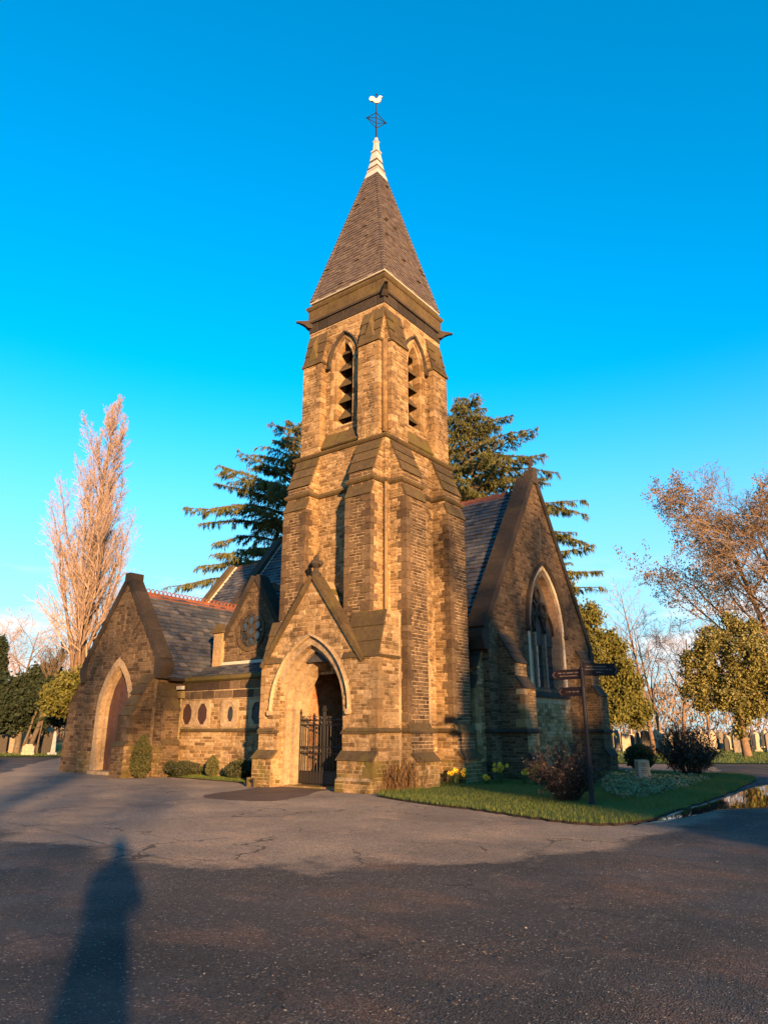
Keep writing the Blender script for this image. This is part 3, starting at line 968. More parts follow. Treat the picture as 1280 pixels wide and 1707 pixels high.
voussoirs(po, 'W', WX(PX), AP, 0.0, 0.20, -0.2, 0.012, 9, 'cream', 0.0, 0.42)
for ins, da, db in orders[1:]:
    A2 = Arch(PC, AP.hw - ins, AP.zs, AP.top(-ins) - AP.zs)
    voussoirs(po, 'W', WX(PX + da), A2, -0.012, 0.14, -0.22, 0.03, 7, 'cream', 0.0, 0.5)
A3 = Arch(PC, AP.hw - 0.36, AP.zs, AP.top(-0.36) - AP.zs)
voussoirs(po, 'W', WX(PX + 0.70), A3, -0.012, 0.05, -0.26, 0.02, 7, 'cream', 0.0, 0.5)
hood(po, 'W', WX(PX), AP, 0.20, 0.10, 0.0, 0.14, 'cream', 0.06, 16)
# porch roof and coping
pm.use(M['roof_bed'])
pm.add([(PX + .3, PC - PH, PE - .1), (PX + .3, PC, PA - .1), (PX + .3, PC + PH, PE - .1), (x0 + .05, PC - PH, PE - .1), (x0 + .05, PC, PA - .1), (x0 + .05, PC + PH, PE - .1)], [(0, 1, 2), (3, 5, 4), (0, 3, 4, 1), (1, 4, 5, 2), (0, 2, 5, 3)])
PL = math.hypot(PH, PA - PE)
for sg in (1, -1):
    T = np.array([0, -sg * PH, PA - PE]) / PL
    k = 5
    for i in range(k):
        l0, l1 = -0.28 + (PL + 0.28) * i / k, -0.28 + (PL + 0.28) * (i + 1) / k
        B0 = np.array([PX, PC + sg * PH, PE])
        Q = np.array([0, sg * (PA - PE), PH]) / PL
        mb = MB(M['dressed']); mb.rn = rs.random()
        pts = lambda l, q: [B0 + T * l + Q * q + X_ * d for d in (-0.10, 0.34)]
        a, b, c_, d_ = pts(l0 + .004, -.01), pts(l1 - .004, -.01), pts(l1 - .004, .13), pts(l0 + .004, .13)
        mb.hexa([a[0], a[1], b[1], b[0]], [d_[0], d_[1], c_[1], c_[0]])
        piece('coping_stone', po, mb)
    # slabs of the porch roof behind the coping
    for j in range(6):
        l0, l1 = -0.1 + (PL + .1) * j / 6, -0.1 + (PL + .1) * (j + 1) / 6
        Q = np.array([0, sg * (PA - PE), PH]) / PL
        B0 = np.array([PX + .34, PC + sg * PH, PE - .1])
        mb = MB(M['mossy']); mb.rn = rs.random()
        f = lambda l, q: [B0 + T * l + Q * q + X_ * d for d in (0.004, 0.62)]
        a, b, c_, d_ = f(l0, .01), f(l1 + .02, .01), f(l1 + .02, .045), f(l0, .075)
        mb.hexa([a[0], a[1], b[1], b[0]], [d_[0], d_[1], c_[1], c_[0]])
        piece('roof_slab', po, mb)
# apex stone with the worn finial
mb = MB(M['dark']); mb.rn = .6
mb.lathe((PX + 0.1, PC, PA + .05), [(0.15, 0), (0.17, .10), (0.10, .16), (0.07, .26), (0.13, .32), (0.20, .40), (0.15, .50), (0.08, .55), (0.09, .62), (0.02, .70)], 8)
for s in (-1, 1):
    mb.lathe((PX + 0.1, PC + s * .19, PA + .36), [(0.02, 0), (0.08, .05), (0.09, .11), (0.02, .17)], 6)
piece('finial', po, mb)
# flanking piers
PIER = [(1.28, -0.1), (1.28, 0.30), (1.20, 0.36), (1.20, 0.80), (1.00, 1.02), (1.00, 1.50), (0.97, 1.56), (0.97, 3.55), (0.60, 4.85)]
buttress(po, pm, 'W', x0, 12.52, 1.20, PIER, vis=1.3)
PIER2 = [(1.22, -0.1), (1.22, 0.78), (1.00, 1.0), (1.00, 1.50), (0.97, 1.56), (0.97, 3.55), (0.60, 4.85)]
buttress(po, pm, 'W', x0, 16.02, 0.78, PIER2, vis=1.3)
band(po, [(PX - .01, 13.0), (PX - .01, 11.92), (x0, 11.92)], [(-0.05, 1.50), (0.06, 1.50), (0.10, 1.55), (0.04, 1.63), (-0.05, 1.63)], 'dressed')
band(po, [(PX - .01, 16.45), (PX - .01, 15.78)], [(-0.05, 1.50), (0.06, 1.50), (0.10, 1.55), (0.04, 1.63), (-0.05, 1.63)], 'dressed')
band(po, [(PX + .02, 13.12), (PX + .02, 11.92), (x0, 11.92)], [(-0.05, 3.50), (0.05, 3.50), (0.09, 3.56), (-0.05, 3.62)], 'dressed')
# splayed stone feet of the arch jambs
for c, w_ in ((PC + AP.hw + .40, .5), (PC - AP.hw - .35, .4)):
    mb = MB(M['base']); mb.rn = .5
    mb.hexa([(PX - .02, c - w_ / 2, -.05), (PX - .30, c - w_ / 2, -.05), (PX - .30, c + w_ / 2, -.05), (PX - .02, c + w_ / 2, -.05)],
            [(PX - .02, c - w_ / 2, .95), (PX - .05, c - w_ / 2, .95), (PX - .05, c + w_ / 2, .95), (PX - .02, c + w_ / 2, .95)])
    piece('plinth_stone', po, mb)
mb = MB(M['base']); mb.rn = .3                                             # threshold
mb.box(PX + .2, x0 + .3, PC - 1.25, PC + 1.25, -0.1, 0.05); piece('threshold', po, mb)
# boot scraper by the left jamb
mb = MB(M['dressed']); mb.rn = .5
for s in (0, .28):
    mb.box(PX - .47, PX - .37, 16.05 + s, 16.11 + s, 0, .26)
mb.use(M['iron']); mb.box(PX - .44, PX - .40, 16.11, 16.33, .14, .20)
piece('boot_scraper', po, mb)
# iron gates
gate, gm_ = part('gate', (16.2, PC, 0))
gm_.use(M['iron'])
def leaf(yh, sgn, w_, ang):
    ca, sa = math.cos(ang), math.sin(ang)
    P = lambda s, z, d=0.0: np.array([16.16 + sa * s + d, yh + sgn * ca * s, z])
    def bar(p, q, r_=0.012, name='bar', sides=6):
        mb = MB(M['iron']); mb.tube([p, q], r_, sides); piece(name, gate, mb)
    for s, top in ((0.02, 2.02), (w_ - .02, 2.10)):
        bar(P(s, .06), P(s, top), 0.026, 'stile', 8)
        mb = MB(M['iron']); mb.lathe(P(s, top), [(0.02, 0), (0.045, .03), (0.05, .07), (0.02, .11), (0.012, .17)], 8); piece('knob', gate, mb)
    for z in (.10, .42, .92, 1.10, 1.72, 1.86):
        bar(P(0, z), P(w_, z), 0.021, 'rail', 6)
    n = 8
    for i in range(1, n):
        s = w_ * i / n
        bar(P(s, .06), P(s, 1.72), 0.017)
        if i % 2: bar(P(s, 1.72), P(s, 1.98), 0.010, 'finial_spike', 5)
    for i in range(n * 2):
        s = w_ * (i + .5) / (n * 2)
        bar(P(s, .08), P(s, .42), 0.008)
    mb = MB(M['iron'])                                                   # scroll bands
    for i in range(n):
        s = w_ * (i + .5) / n
        for z0, rr in ((1.01, .06), (1.79, .055), (1.93, .045)):
            mb.tube([P(s + rr * math.cos(a) * .8, z0 + rr * math.sin(a)) for a in np.linspace(0, 5.2, 8)], 0.012, 4)
    mb.box(16.15, 16.17, min(P(0, 0)[1], P(w_, 0)[1]), max(P(0, 0)[1], P(w_, 0)[1]), .08, .40) if ang == 0 else None
    tag(piece('scrollwork', gate, mb), kind='stuff')
AG = AP.hw - 0.30
leaf(PC + AG, -1, AG - .01, 0.0)
leaf(PC - AG, 1, AG - .01, 0.0)
gm_.tube([(16.16, PC, 0.0), (16.16, PC, 0.12)], 0.02, 6)
# ---- nave -------------------------------------------------------------------------------------
na, nm = part('nave', (25.35, 18, 0))
NY, NX0, NX1 = 11.5, 20.95, 29.75
NC, NE, NA = 25.35, 5.05, 11.45
NB = 26.1
nm.use(M['mortar_dark'])
NW = Arch(25.62, 1.30, 5.35, 2.15)
NS = 3.05
topf = lambda s: NA - abs(s - NC) * (NA - NE) / (NC - NX0)
S_, N_ = FRAME['S']
left = [(NX0, -.1), (NW.c, -.1), (NW.c, NS), (NW.c - NW.hw, NS)] + NW.side(0, 12) + [(NW.c, topf(NW.c)), (NC, NA), (NX0, NE)]
right = [(NX1, -.1), (NX1, NE), (NW.c, topf(NW.c))] + [(2 * NW.c - s, z) for s, z in NW.side(0, 12)[::-1]] + [(NW.c + NW.hw, NS), (NW.c, NS), (NW.c, -.1)]
nm.prism(left, SY(NY), X_, Z_, -Y_, -0.6, 0)
nm.prism(right, SY(NY), X_, Z_, -Y_, -0.6, 0)
nm.box(NX0, NX0 + 0.6, NY + .6, NB, -.1, NE - .1)
nm.box(NX1 - .6, NX1, NY + .6, NB, -.1, NE - .1)
nm.use(M['inner']); nm.box(NX0 + .6, NX1 - .6, NB - .4, NB, -.1, NE); nm.box(NX0 + .6, NX1 - .6, NY + .6, NB - .4, -.12, -.02)
nm.use(M['mortar_dark'])
# roof body
NR = 11.05
nm.use(M['roof_bed'])
rf = [(NX0 - .25, NE - .30), (NC, NR - .06), (NX1 + .25, NE - .30)]
nm.prism(rf, (0, NY + .35, 0), X_, Z_, Y_, 0, NB - NY - .6)
nl = math.hypot(NC - NX0 + .25, NR - NE + .3)
T = np.array([NC - NX0 + .25, 0, NR - NE + .3]) / nl
slates('nave', np.array([NX0 - .25, 0, NE - .30]), Y_, T, nl, lambda t: (NY + .40, 16.6), 0.235, (0.28, 0.42), 'slate', vis=0.9, flip=-1)
slates('nave', np.array([NX0 - .25, 0, NE - .30]), Y_, T, nl, lambda t: (16.6, 22.0), 0.235, (0.28, 0.42), 'slate', vis=0, flip=-1)
slates('nave', np.array([NX0 - .25, 0, NE - .30]), Y_, T, nl, lambda t: (22.0, NB - .25), 0.235, (0.28, 0.42), 'slate', vis=0.5, flip=-1)
def ridge_tiles(parent, axis, fixed, a, b, z, crest=False, n=None):
    n = n or max(2, round((b - a) / 0.42))
    st = (b - a) / n
    for i in range(n):
        mb = MB(M['ridge']); mb.rn = rs.random()
        s0, s1 = a + i * st, a + (i + 1) * st - .006
        P = (lambda s, d, zz: np.array([fixed + d, s, zz])) if axis == 'Y' else (lambda s, d, zz: np.array([s, fixed + d, zz]))
        dz = rs.uniform(-.008, .008)
        pr = [(-.17, -.16), (-.15, -.17), (-.02, .0), (0.0, .03), (.02, .0), (.15, -.17), (.17, -.16), (.04, .05), (0, .09), (-.04, .05)]
        vs = [P(s, d, z + q + dz) for s in (s0, s1) for d, q in pr]
        k = len(pr)
        mb.add(vs, [tuple(range(k)), tuple(range(2 * k - 1, k - 1, -1))] + [(j, (j + 1) % k, k + (j + 1) % k, k + j) for j in range(k)])
        if crest:
            for c in ((s0 * .75 + s1 * .25), (s0 * .25 + s1 * .75)):
                pts = [P(c + .085 * math.cos(u), 0, z + .13 + .10 * math.sin(u)) for u in np.linspace(-.9, math.pi + .9, 9)]
                mb.tube(pts, 0.022, 5)
        else:
            mb.box(*sorted([P(s0, -.02, 0)[0], P(s1 - .1, .02, 0)[0]]), *sorted([P(s0, -.02, 0)[1], P(s1 - .1, .02, 0)[1]]), z + .05, z + .12)
        piece('ridge_tile', parent, mb)
ridge_tiles(na, 'Y', NC, NY + .40, 16.4, NR - .03)
ridge_tiles(na, 'Y', NC, 24.6, NB - .25, NR - .03)
# gable stones
gsp = gable_span(NC, NC - NX0 + .012, NE, NA - .02)
slit = lambda z: (25.60, 25.74) if 8.75 < z < 9.6 else None
panel = lambda z: (23.95, 27.0) if z < 2.75 else None
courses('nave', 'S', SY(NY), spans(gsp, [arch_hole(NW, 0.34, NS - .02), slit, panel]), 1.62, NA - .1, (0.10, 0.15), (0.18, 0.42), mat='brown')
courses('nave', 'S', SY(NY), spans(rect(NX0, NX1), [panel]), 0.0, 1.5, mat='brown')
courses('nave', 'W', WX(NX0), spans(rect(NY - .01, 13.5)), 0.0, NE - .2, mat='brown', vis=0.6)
mb = MB(M['dark']); mb.box(25.60, 25.74, NY + .05, NY + .08, 8.75, 9.6); piece('slit', na, mb)
# proud panel below the window, sloping sill
nm.use(M['mortar_dark']); nm.box(23.95, 27.0, NY - .16, NY + .1, 0, 2.72)
courses('nave', 'S', SY(NY - .16), spans(rect(23.93, 27.02)), 0.0, 2.5, (0.10, 0.15), (0.2, 0.42), mat='buff')
courses('nave', 'S', SY(NY - .16), spans(rect(23.93, 27.02)), 2.5, 2.74, (0.24, 0.25), (0.45, 0.6), mat='cream')
for k in range(3):
    a0 = 23.9 + k * 3.15 / 3
    mb = MB(M['dark']); mb.rn = rs.random()
    lo = [(a0 + .005, NY - .24, 2.72), (a0 + 1.045, NY - .24, 2.72), (a0 + 1.045, NY + .3, NS), (a0 + .005, NY + .3, NS)]
    hi = [(a0 + .005, NY - .24, 2.80), (a0 + 1.045, NY - .24, 2.80), (a0 + 1.045, NY + .3, NS + .10), (a0 + .005, NY + .3, NS + .10)]
    mb.hexa(lo, hi); piece('sill_stone', na, mb)
# window ring, hood, tracery, glass
voussoirs(na, 'S', SY(NY), NW, 0.0, 0.18, -0.55, 0.0, 8, 'pink', NS, 0.45)
voussoirs(na, 'S', SY(NY), NW, 0.18, 0.34, -0.2, 0.035, 8, 'pale', NS, 0.36)
hood(na, 'S', SY(NY), NW, 0.34, 0.13, 0.0, 0.17, 'dark', 0.15, 16)
mb = MB(M['glass'])
mb.prism([(NW.c - NW.hw, NS)] + NW.full(0, 12) + [(NW.c + NW.hw, NS)], SY(NY + .40), X_, Z_, -Y_, -0.02, 0.0)
piece('window_glass', na, mb)
P = lambda s, z, d=0.33: np.array([NW.c + s, NY + d, z])
for s in (-.435, .435):
    mb = MB(M['pink']); mb.rn = rs.random(); mb.box(NW.c + s - .065, NW.c + s + .065, NY + .24, NY + .42, NS, 5.35); piece('mullion', na, mb)
for k, c in enumerate((-.87, 0, .87)):                                    # lancet heads
    a = Arch(NW.c + c, .37, 5.2, .75)
    mb = MB(M['dark']); mb.rn = .6
    q, r_ = a.full(-.0, 8), a.full(.075, 8)
    for i in range(len(q) - 1):
        mb.prism([q[i], r_[i], r_[i + 1], q[i + 1]], SY(NY + .32), X_, Z_, -Y_, -.08, .08)
    piece('tracery', na, mb)
for (s, z, r_) in ((-.45, 6.15, .32), (.45, 6.15, .32), (0, 6.72, .32)):    # three foiled circles
    mb = MB(M['dark']); mb.rn = .5
    for i in range(16):
        a0, a1 = 2 * math.pi * i / 16, 2 * math.pi * (i + 1) / 16
        ri = r_ - .085 - .05 * abs(math.sin(a0 * 2)); rj = r_ - .085 - .05 * abs(math.sin(a1 * 2))
        mb.prism([(NW.c + s + ri * math.cos(a0), z + ri * math.sin(a0)), (NW.c + s + r_ * math.cos(a0), z + r_ * math.sin(a0)), (NW.c + s + r_ * math.cos(a1), z + r_ * math.sin(a1)), (NW.c + s + rj * math.cos(a1), z + rj * math.sin(a1))], SY(NY + .32), X_, Z_, -Y_, -.08, .08)
    piece('tracery', na, mb)
for z in np.arange(NS + .45, 5.3, .45):
    mb = MB(M['iron']); mb.tube([P(-1.3, z, .385), P(1.3, z, .385)], .012, 4); piece('saddle_bar', na, mb)
# gable copings, kneelers, cross
def coping(parent, frame, plane, c, hw, ze, za, d_out, d_in, up, mat, k=9, low=0.35):
    S, N = FRAME[frame]
    O = WX(plane) if frame == 'W' else SY(plane)
    L = math.hypot(hw, za - ze)
    for sg in (1, -1):
        T = (-sg * S * hw + Z_ * (za - ze)) / L
        Q = (sg * S * (za - ze) + Z_ * hw) / L
        B0 = O + S * (c + sg * hw) + Z_ * ze
        for i in range(k):
            l0, l1 = -low + (L + low) * i / k + .004, -low + (L + low) * (i + 1) / k - .004
            mb = MB(M[mat]); mb.rn = rs.random()
            f = lambda l, q: [B0 + T * l + Q * q + N * d for d in (d_out, -d_in)]
            a, b, c_, d_ = f(l0, -.02), f(l1, -.02), f(l1, up), f(l0, up)
            mb.hexa([a[0], a[1], b[1], b[0]], [d_[0], d_[1], c_[1], c_[0]])
            piece('coping_stone', parent, mb)
        # kneeler
        kb = B0 - T * low
        mb = MB(M[mat]); mb.rn = rs.random()
        mb.prism([(-.16, -.62), (.12 if sg > 0 else .12, -.62), (.30, -.22), (.30, -.02), (-.16, .25)] , kb, S * sg, Z_, N, -d_in + .02, d_out - .01)
        piece('kneeler', parent, mb)
coping(na, 'S', NY, NC, NC - NX0, NE, NA, 0.08, 0.62, 0.24, 'dark', 10)
cz = NA + .22
mb = MB(M['dark']); mb.rn = .4
mb.prism([(-.34, -.42), (.34, -.42), (.22, .05), (.12, .18), (-.12, .18), (-.22, .05)], (NC, NY, cz), X_, Z_, -Y_, -.30, .10)
mb.prism([(-.06, .16), (.06, .16), (.05, .42), (-.05, .42)], (NC, NY, cz), X_, Z_, -Y_, -.16, -.04)
for (dx, dz) in ((-.17, .52), (.17, .52), (0, .66), (0, .50)):
    mb.prism([(dx + (.10 if dx or dz > .6 else .08) * math.cos(a), dz + .09 * math.sin(a)) for a in np.linspace(0, 2 * math.pi, 9)[:-1]], (NC, NY, cz), X_, Z_, -Y_, -.15, -.05)
piece('gable_cross', na, mb)
# corner buttresses of the gable
NB1 = [(1.08, -.1), (1.08, .62), (.92, .86), (.92, 1.50), (.88, 1.62), (.88, 2.9), (.60, 3.3), (.60, 3.75), (.02, 4.75)]
buttress(na, nm, 'S', NY, 22.05, 0.85, NB1, front='buff', side='brown', base='brown', slope='dark')
buttress(na, nm, 'S', NY, 28.75, 0.85, NB1, front='brown', side='brown', base='brown', slope='dark')
buttress(na, nm, 'W', NX0, 12.15, 0.85, [(.75, -.1), (.75, .62), (.62, .86), (.62, 2.9), (.40, 3.3), (.40, 3.6), (.02, 4.4)], front='brown', side='buff', base='brown', slope='dark')
band(na, [(NX0, 12.6), (NX0, NY), (21.62, NY), (21.62, NY - .90), (22.48, NY - .90), (22.48, NY), (23.93, NY)], [(-.05, 1.48), (.07, 1.48), (.10, 1.54), (.04, 1.62), (-.05, 1.62)], 'dark')
band(na, [(27.02, NY), (28.32, NY), (28.32, NY - .90), (29.18, NY - .90), (29.18, NY), (NX1, NY)], [(-.05, 1.48), (.07, 1.48), (.10, 1.54), (.04, 1.62), (-.05, 1.62)], 'dark')
# downpipe and eaves gutter in the angle with the tower
mb = MB(M['pipe']); mb.tube([(20.72, 12.75, 0.05), (20.72, 12.75, 4.3), (20.6, 12.85, 4.55)], .06, 8)
for z in (.9, 2.4, 3.9): mb.tube([(20.72, 12.75, z), (20.72, 12.75, z + .09)], .082, 8)
piece('downpipe', na, mb)
mb = MB(M['pipe']); mb.tube([(NX0 - .30, NY + .5, NE - .36), (NX0 - .30, 16.5, NE - .36)], .085, 8); piece('gutter', na, mb)
# far end of the nave roof: verge coping, then the lower chancel roof
for i in range(8):
    l0, l1 = nl * i / 8 + .003, nl * (i + 1) / 8 - .003
    B0 = np.array([NX0 - .25, NB - .3, NE - .30]); Q = np.array([-T[2], 0, T[0]])
    f = lambda l, q: [B0 + T * l + Q * q + Y_ * d for d in (0, .5)]
    a, b, c_, d_ = f(l0, -.2), f(l1, -.2), f(l1, .26), f(l0, .26)
    mb = MB(M['dark']); mb.rn = rs.random(); mb.hexa([a[0], a[1], b[1], b[0]], [d_[0], d_[1], c_[1], c_[0]]); piece('coping_stone', na, mb)
for i in range(8):                                                         # pale flashing beside it
    pass
mb = MB(M['flash']); 
f = lambda l, q, d: np.array([NX0 - .25, NB - .36, NE - .30]) + T * l + Q * q + Y_ * d
mb.hexa([f(0, .0, 0), f(nl, .0, 0), f(nl, .0, .06), f(0, .0, .06)], [f(0, .06, 0), f(nl, .06, 0), f(nl, .06, .06), f(0, .06, .06)]); piece('verge_flashing', na, mb)

ce, cm = part('chancel', (25.35, 27.8, 0))
CR, CE_ = 10.15, 29.45
cm.use(M['roof_bed']).prism([(NX0 - .05, NE - .55), (NC, CR - .06), (NX1, NE - .55)], (0, NB + .2, 0), X_, Z_, Y_, 0, CE_ - NB - .2)
cm.use(M['mortar']).box(NX0 + .2, NX1 - .2, NB, CE_, -.1, NE - .5)
cl = math.hypot(NC - NX0 + .05, CR - NE + .55)
T2 = np.array([NC - NX0 + .05, 0, CR - NE + .55]) / cl
slates('chancel', np.array([NX0 - .05, 0, NE - .55]), Y_, T2, cl, lambda t: (NB + .2, CE_), 0.235, (0.28, 0.42), 'slate', vis=0.4, flip=-1)
ridge_tiles(ce, 'Y', NC, NB + .25, CE_ - .2, CR - .02)
Q2 = np.array([-T2[2], 0, T2[0]])
for i in range(8):
    l0, l1 = cl * i / 8 + .003, cl * (i + 1) / 8 - .003
    B0 = np.array([NX0 - .05, CE_, NE - .55])
    f = lambda l, q: [B0 + T2 * l + Q2 * q + Y_ * d for d in (-.04, .42)]
    a, b, c_, d_ = f(l0, -.4), f(l1, -.4), f(l1, .22), f(l0, .22)
    mb = MB(M['dressed']); mb.rn = rs.random(); mb.hexa([a[0], a[1], b[1], b[0]], [d_[0], d_[1], c_[1], c_[0]]); piece('coping_stone', ce, mb)
mb = MB(M['flash'])
f = lambda l, q, d: np.array([NX0 - .05, CE_ - .14, NE - .55]) + T2 * l + Q2 * q + Y_ * d
mb.hexa([f(0, .0, 0), f(cl, .0, 0), f(cl, .0, .09), f(0, .0, .09)], [f(0, .08, 0), f(cl, .08, 0), f(cl, .08, .09), f(0, .08, .09)]); piece('verge_flashing', ce, mb)

# ---- rose gable -------------------------------------------------------------------------------
ro, rm = part('rose_gable', (18.5, 20.3, 0))
RX, RC, RHW, RE, RA = 18.5, 20.28, 1.72, 4.75, 7.28
rm.use(M['mortar_dark']).prism([(RC - RHW, -.1), (RC + RHW, -.1), (RC + RHW, RE), (RC, RA), (RC - RHW, RE)], WX(RX), Y_, Z_, X_, 0, .5)
rm.box(RX + .5, 21.2, RC - RHW, RC + RHW, -.1, RE - .1)
rm.use(M['roof_bed']).prism([(RC - RHW - .1, RE - .2), (RC + RHW + .1, RE - .2), (RC, RA - .2)], WX(RX + .3), Y_, Z_, X_, 0, 4.6)
for sg in (1, -1):
    L = math.hypot(RHW + .1, RA - RE)
    T = np.array([0, -sg * (RHW + .1), RA - RE]) / L
    slates('rose_gable', np.array([RX + .5, RC + sg * (RHW + .1), RE - .2]), X_, T, L, lambda t: (0, 2.6 + t * .6), .22, (.26, .36), 'slate', vis=.3, flip=1 if sg < 0 else -1)
ridge_tiles(ro, 'X', RC, RX + .45, RX + 4.2, RA - .18)
rz, rr_ = 5.22, .66
def circ(z):
    d = (rr_ + .12) ** 2 - (z - rz) ** 2
    return (20.36 - math.sqrt(d), 20.36 + math.sqrt(d)) if d > 0 else None
courses('rose_gable', 'W', WX(RX), spans(gable_span(RC, RHW, RE, RA - .02), [circ]), 3.9, RA - .1, mat='brown')
coping(ro, 'W', RX, RC, RHW, RE, RA, .08, .5, .2, 'dark', 5, .2)
mb = MB(M['glass']); mb.prism([(20.36 + rr_ * math.cos(a), rz + rr_ * math.sin(a)) for a in np.linspace(0, 2 * math.pi, 25)[:-1]], WX(RX), Y_, Z_, -X_, .002, .015); piece('window_glass', ro, mb)
for i in range(16):                                                        # ring of wedge stones
    a0, a1 = 2 * math.pi * i / 16 + .01, 2 * math.pi * (i + 1) / 16 - .01
    mb = MB(M['brown']); mb.rn = rs.random()
    mb.prism([(20.36 + q * math.cos(a), rz + q * math.sin(a)) for q, a in ((rr_ - .03, a0), (rr_ + .13, a0), (rr_ + .13, a1), (rr_ - .03, a1))], WX(RX), Y_, Z_, -X_, 0, .06); piece('voussoir', ro, mb)
for k in range(6):                                                         # six foils round a hub
    an = 2 * math.pi * k / 6 + .5
    c = (20.36 + .40 * math.cos(an), rz + .40 * math.sin(an))
    mb = MB(M['dark']); mb.rn = .7
    for i in range(10):
        a0, a1 = 2 * math.pi * i / 10, 2 * math.pi * (i + 1) / 10
        mb.prism([(c[0] + q * math.cos(a), c[1] + q * math.sin(a)) for q, a in ((.16, a0), (.23, a0), (.23, a1), (.16, a1))], WX(RX), Y_, Z_, -X_, .01, .05)
    piece('tracery', ro, mb)
mb = MB(M['dark']); mb.rn = .7
for i in range(12):
    a0, a1 = 2 * math.pi * i / 12, 2 * math.pi * (i + 1) / 12
    mb.prism([(20.36 + q * math.cos(a), rz + q * math.sin(a)) for q, a in ((.15, a0), (.21, a0), (.21, a1), (.15, a1))], WX(RX), Y_, Z_, -X_, .01, .055)
piece('tracery', ro, mb)
# kneeler post at its left foot
mb = MB(M['buff']); mb.rn = .7
mb.box(RX - .15, RX + .35, 21.85, 22.35, 3.9, 5.25)
mb.use(M['dressed']); mb.prism([(21.78, 5.25), (22.42, 5.25), (22.42, 5.33), (22.1, 5.62), (21.78, 5.33)], WX(RX + .1), Y_, Z_, -X_, -.33, .33)
mb.prism([(21.85, 3.9), (22.35, 3.9), (22.2, 3.6), (21.95, 3.6)], WX(RX + .1), Y_, Z_, -X_, -.2, .28)
piece('kneeler', ro, mb)

# ---- aisle with the eight-sided windows -------------------------------------------------------
ai, am = part('aisle', (17.6, 19.5, 0))
AX, AY0, AY1 = 17.2, 16.35, 22.62
oct_y = (22.12, 21.26, 19.78, 18.36, 17.5)
am.use(M['mortar']).box(AX, AX + .45, AY0, AY1, -.1, 3.42)
am.use(M['roof_bed']).add([(AX + .2, AY0, 3.40), (AX + .2, AY1, 3.40), (RX + .05, AY1, 4.0), (RX + .05, AY0, 4.0), (AX + .2, AY0, 3.2), (AX + .2, AY1, 3.2), (RX + .05, AY1, 3.2), (RX + .05, AY0, 3.2)], [(0, 1, 2, 3), (4, 7, 6, 5), (0, 4, 5, 1), (1, 5, 6, 2), (2, 6, 7, 3), (3, 7, 4, 0)])
al = math.hypot(RX - AX - .2, .6)
T = np.array([RX - AX - .2, 0, .6]) / al
slates('aisle', np.array([AX + .2, 0, 3.41]), Y_, T, al, lambda t: (AY0, AY1), .2, (.28, .4), 'slate', vis=.6, flip=-1)
mb = MB(M['flash']); mb.box(RX - .10, RX - .02, AY0, 21.85, 3.99, 4.10); piece('flashing', ai, mb)
holes = [lambda z, c=c: (c - .44, c + .44) if 1.68 < z < 2.60 else None for c in oct_y]
courses('aisle', 'W', WX(AX), spans(rect(AY0, AY1)), 0, .55, (.14, .2), (.25, .5), mat='base')
courses('aisle', 'W', WX(AX), spans(rect(AY0, AY1)), .55, 1.52, (.10, .15), (.25, .6), mat='buff')
courses('aisle', 'W', WX(AX), spans(rect(AY0, AY1), holes), 1.64, 2.62, (.11, .16), (.16, .36), mat='buff')
courses('aisle', 'W', WX(AX - .04), spans(rect(AY0, AY1)), 2.66, 2.95, (.29, .3), (.7, 1.1), mat='brown', name='frieze_block')
courses('aisle', 'W', WX(AX - .01), spans(rect(AY0, AY1)), 2.97, 3.27, (.3, .3), (.5, .8), mat='brown', name='frieze_block')
am.use(M['mortar']).box(AX - .045, AX, AY0, AY1, 2.64, 2.96)
band(ai, [(AX, AY1), (AX, AY0)], [(-.05, 1.52), (.06, 1.52), (.09, 1.57), (.03, 1.64), (-.05, 1.64)], 'dressed')
band(ai, [(AX, AY1), (AX, AY0)], [(-.05, 3.28), (.06, 3.28), (.14, 3.34), (.14, 3.46), (-.1, 3.52), (-.3, 3.52), (-.3, 3.3)], 'mossy', 'coping')
def octa(c, z, a, b, k=.42):
    return [(c - a, z - b * k), (c - a * k, z - b), (c + a * k, z - b), (c + a, z - b * k), (c + a, z + b * k), (c + a * k, z + b), (c - a * k, z + b), (c - a, z + b * k)]
for i, c in enumerate(oct_y):
    ii, oo = octa(c, 2.14, .27, .36), octa(c, 2.14, .43, .455, .8)
    for k in range(8):                                                    # eight-piece cream surround
        k2 = (k + 1) % 8
        mb = MB(M['cream']); mb.rn = rs.random()
        q = [ii[k], oo[k], oo[k2], ii[k2]]
        cs_, cz_ = sum(s for s, _ in q) / 4, sum(z for _, z in q) / 4
        mb.prism([(cs_ + (s - cs_) * .985, cz_ + (z - cz_) * .985) for s, z in q], WX(AX), Y_, Z_, -X_, -.06, .055)
        piece('window_surround', ai, mb)
    mb = MB(M['shutter' if i < 2 else 'panel' if i > 2 else 'cream']); mb.rn = .4
    mb.prism(octa(c, 2.14, .268, .358), WX(AX), Y_, Z_, -X_, 0.004, 0.012)
    piece('window_panel', ai, mb)
    if i == 2:
        mb = MB(M['panel']); mb.prism(octa(c - .03, 2.12, .13, .25), WX(AX), Y_, Z_, -X_, .014, .022); piece('window_glass', ai, mb)
mb = MB(M['pipe_pale']); mb.tube([(AX - .12, 22.42, .25), (AX - .12, 22.42, 2.75)], .042, 8)
for z in (1.5, 2.6): mb.tube([(AX - .12, 22.42, z), (AX - .12, 22.42, z + .08)], .06, 8)
mb.box(AX - .24, AX - .02, 22.30, 22.54, 2.72, 2.98)
piece('downpipe', ai, mb)
mb = MB(M['flash']); mb.box(AX - .32, AX - .18, 22.2, 22.5, 3.03, 3.16); mb.use(M['iron']); mb.box(AX - .2, AX, 22.32, 22.38, 3.0, 3.06); piece('floodlight', ai, mb)

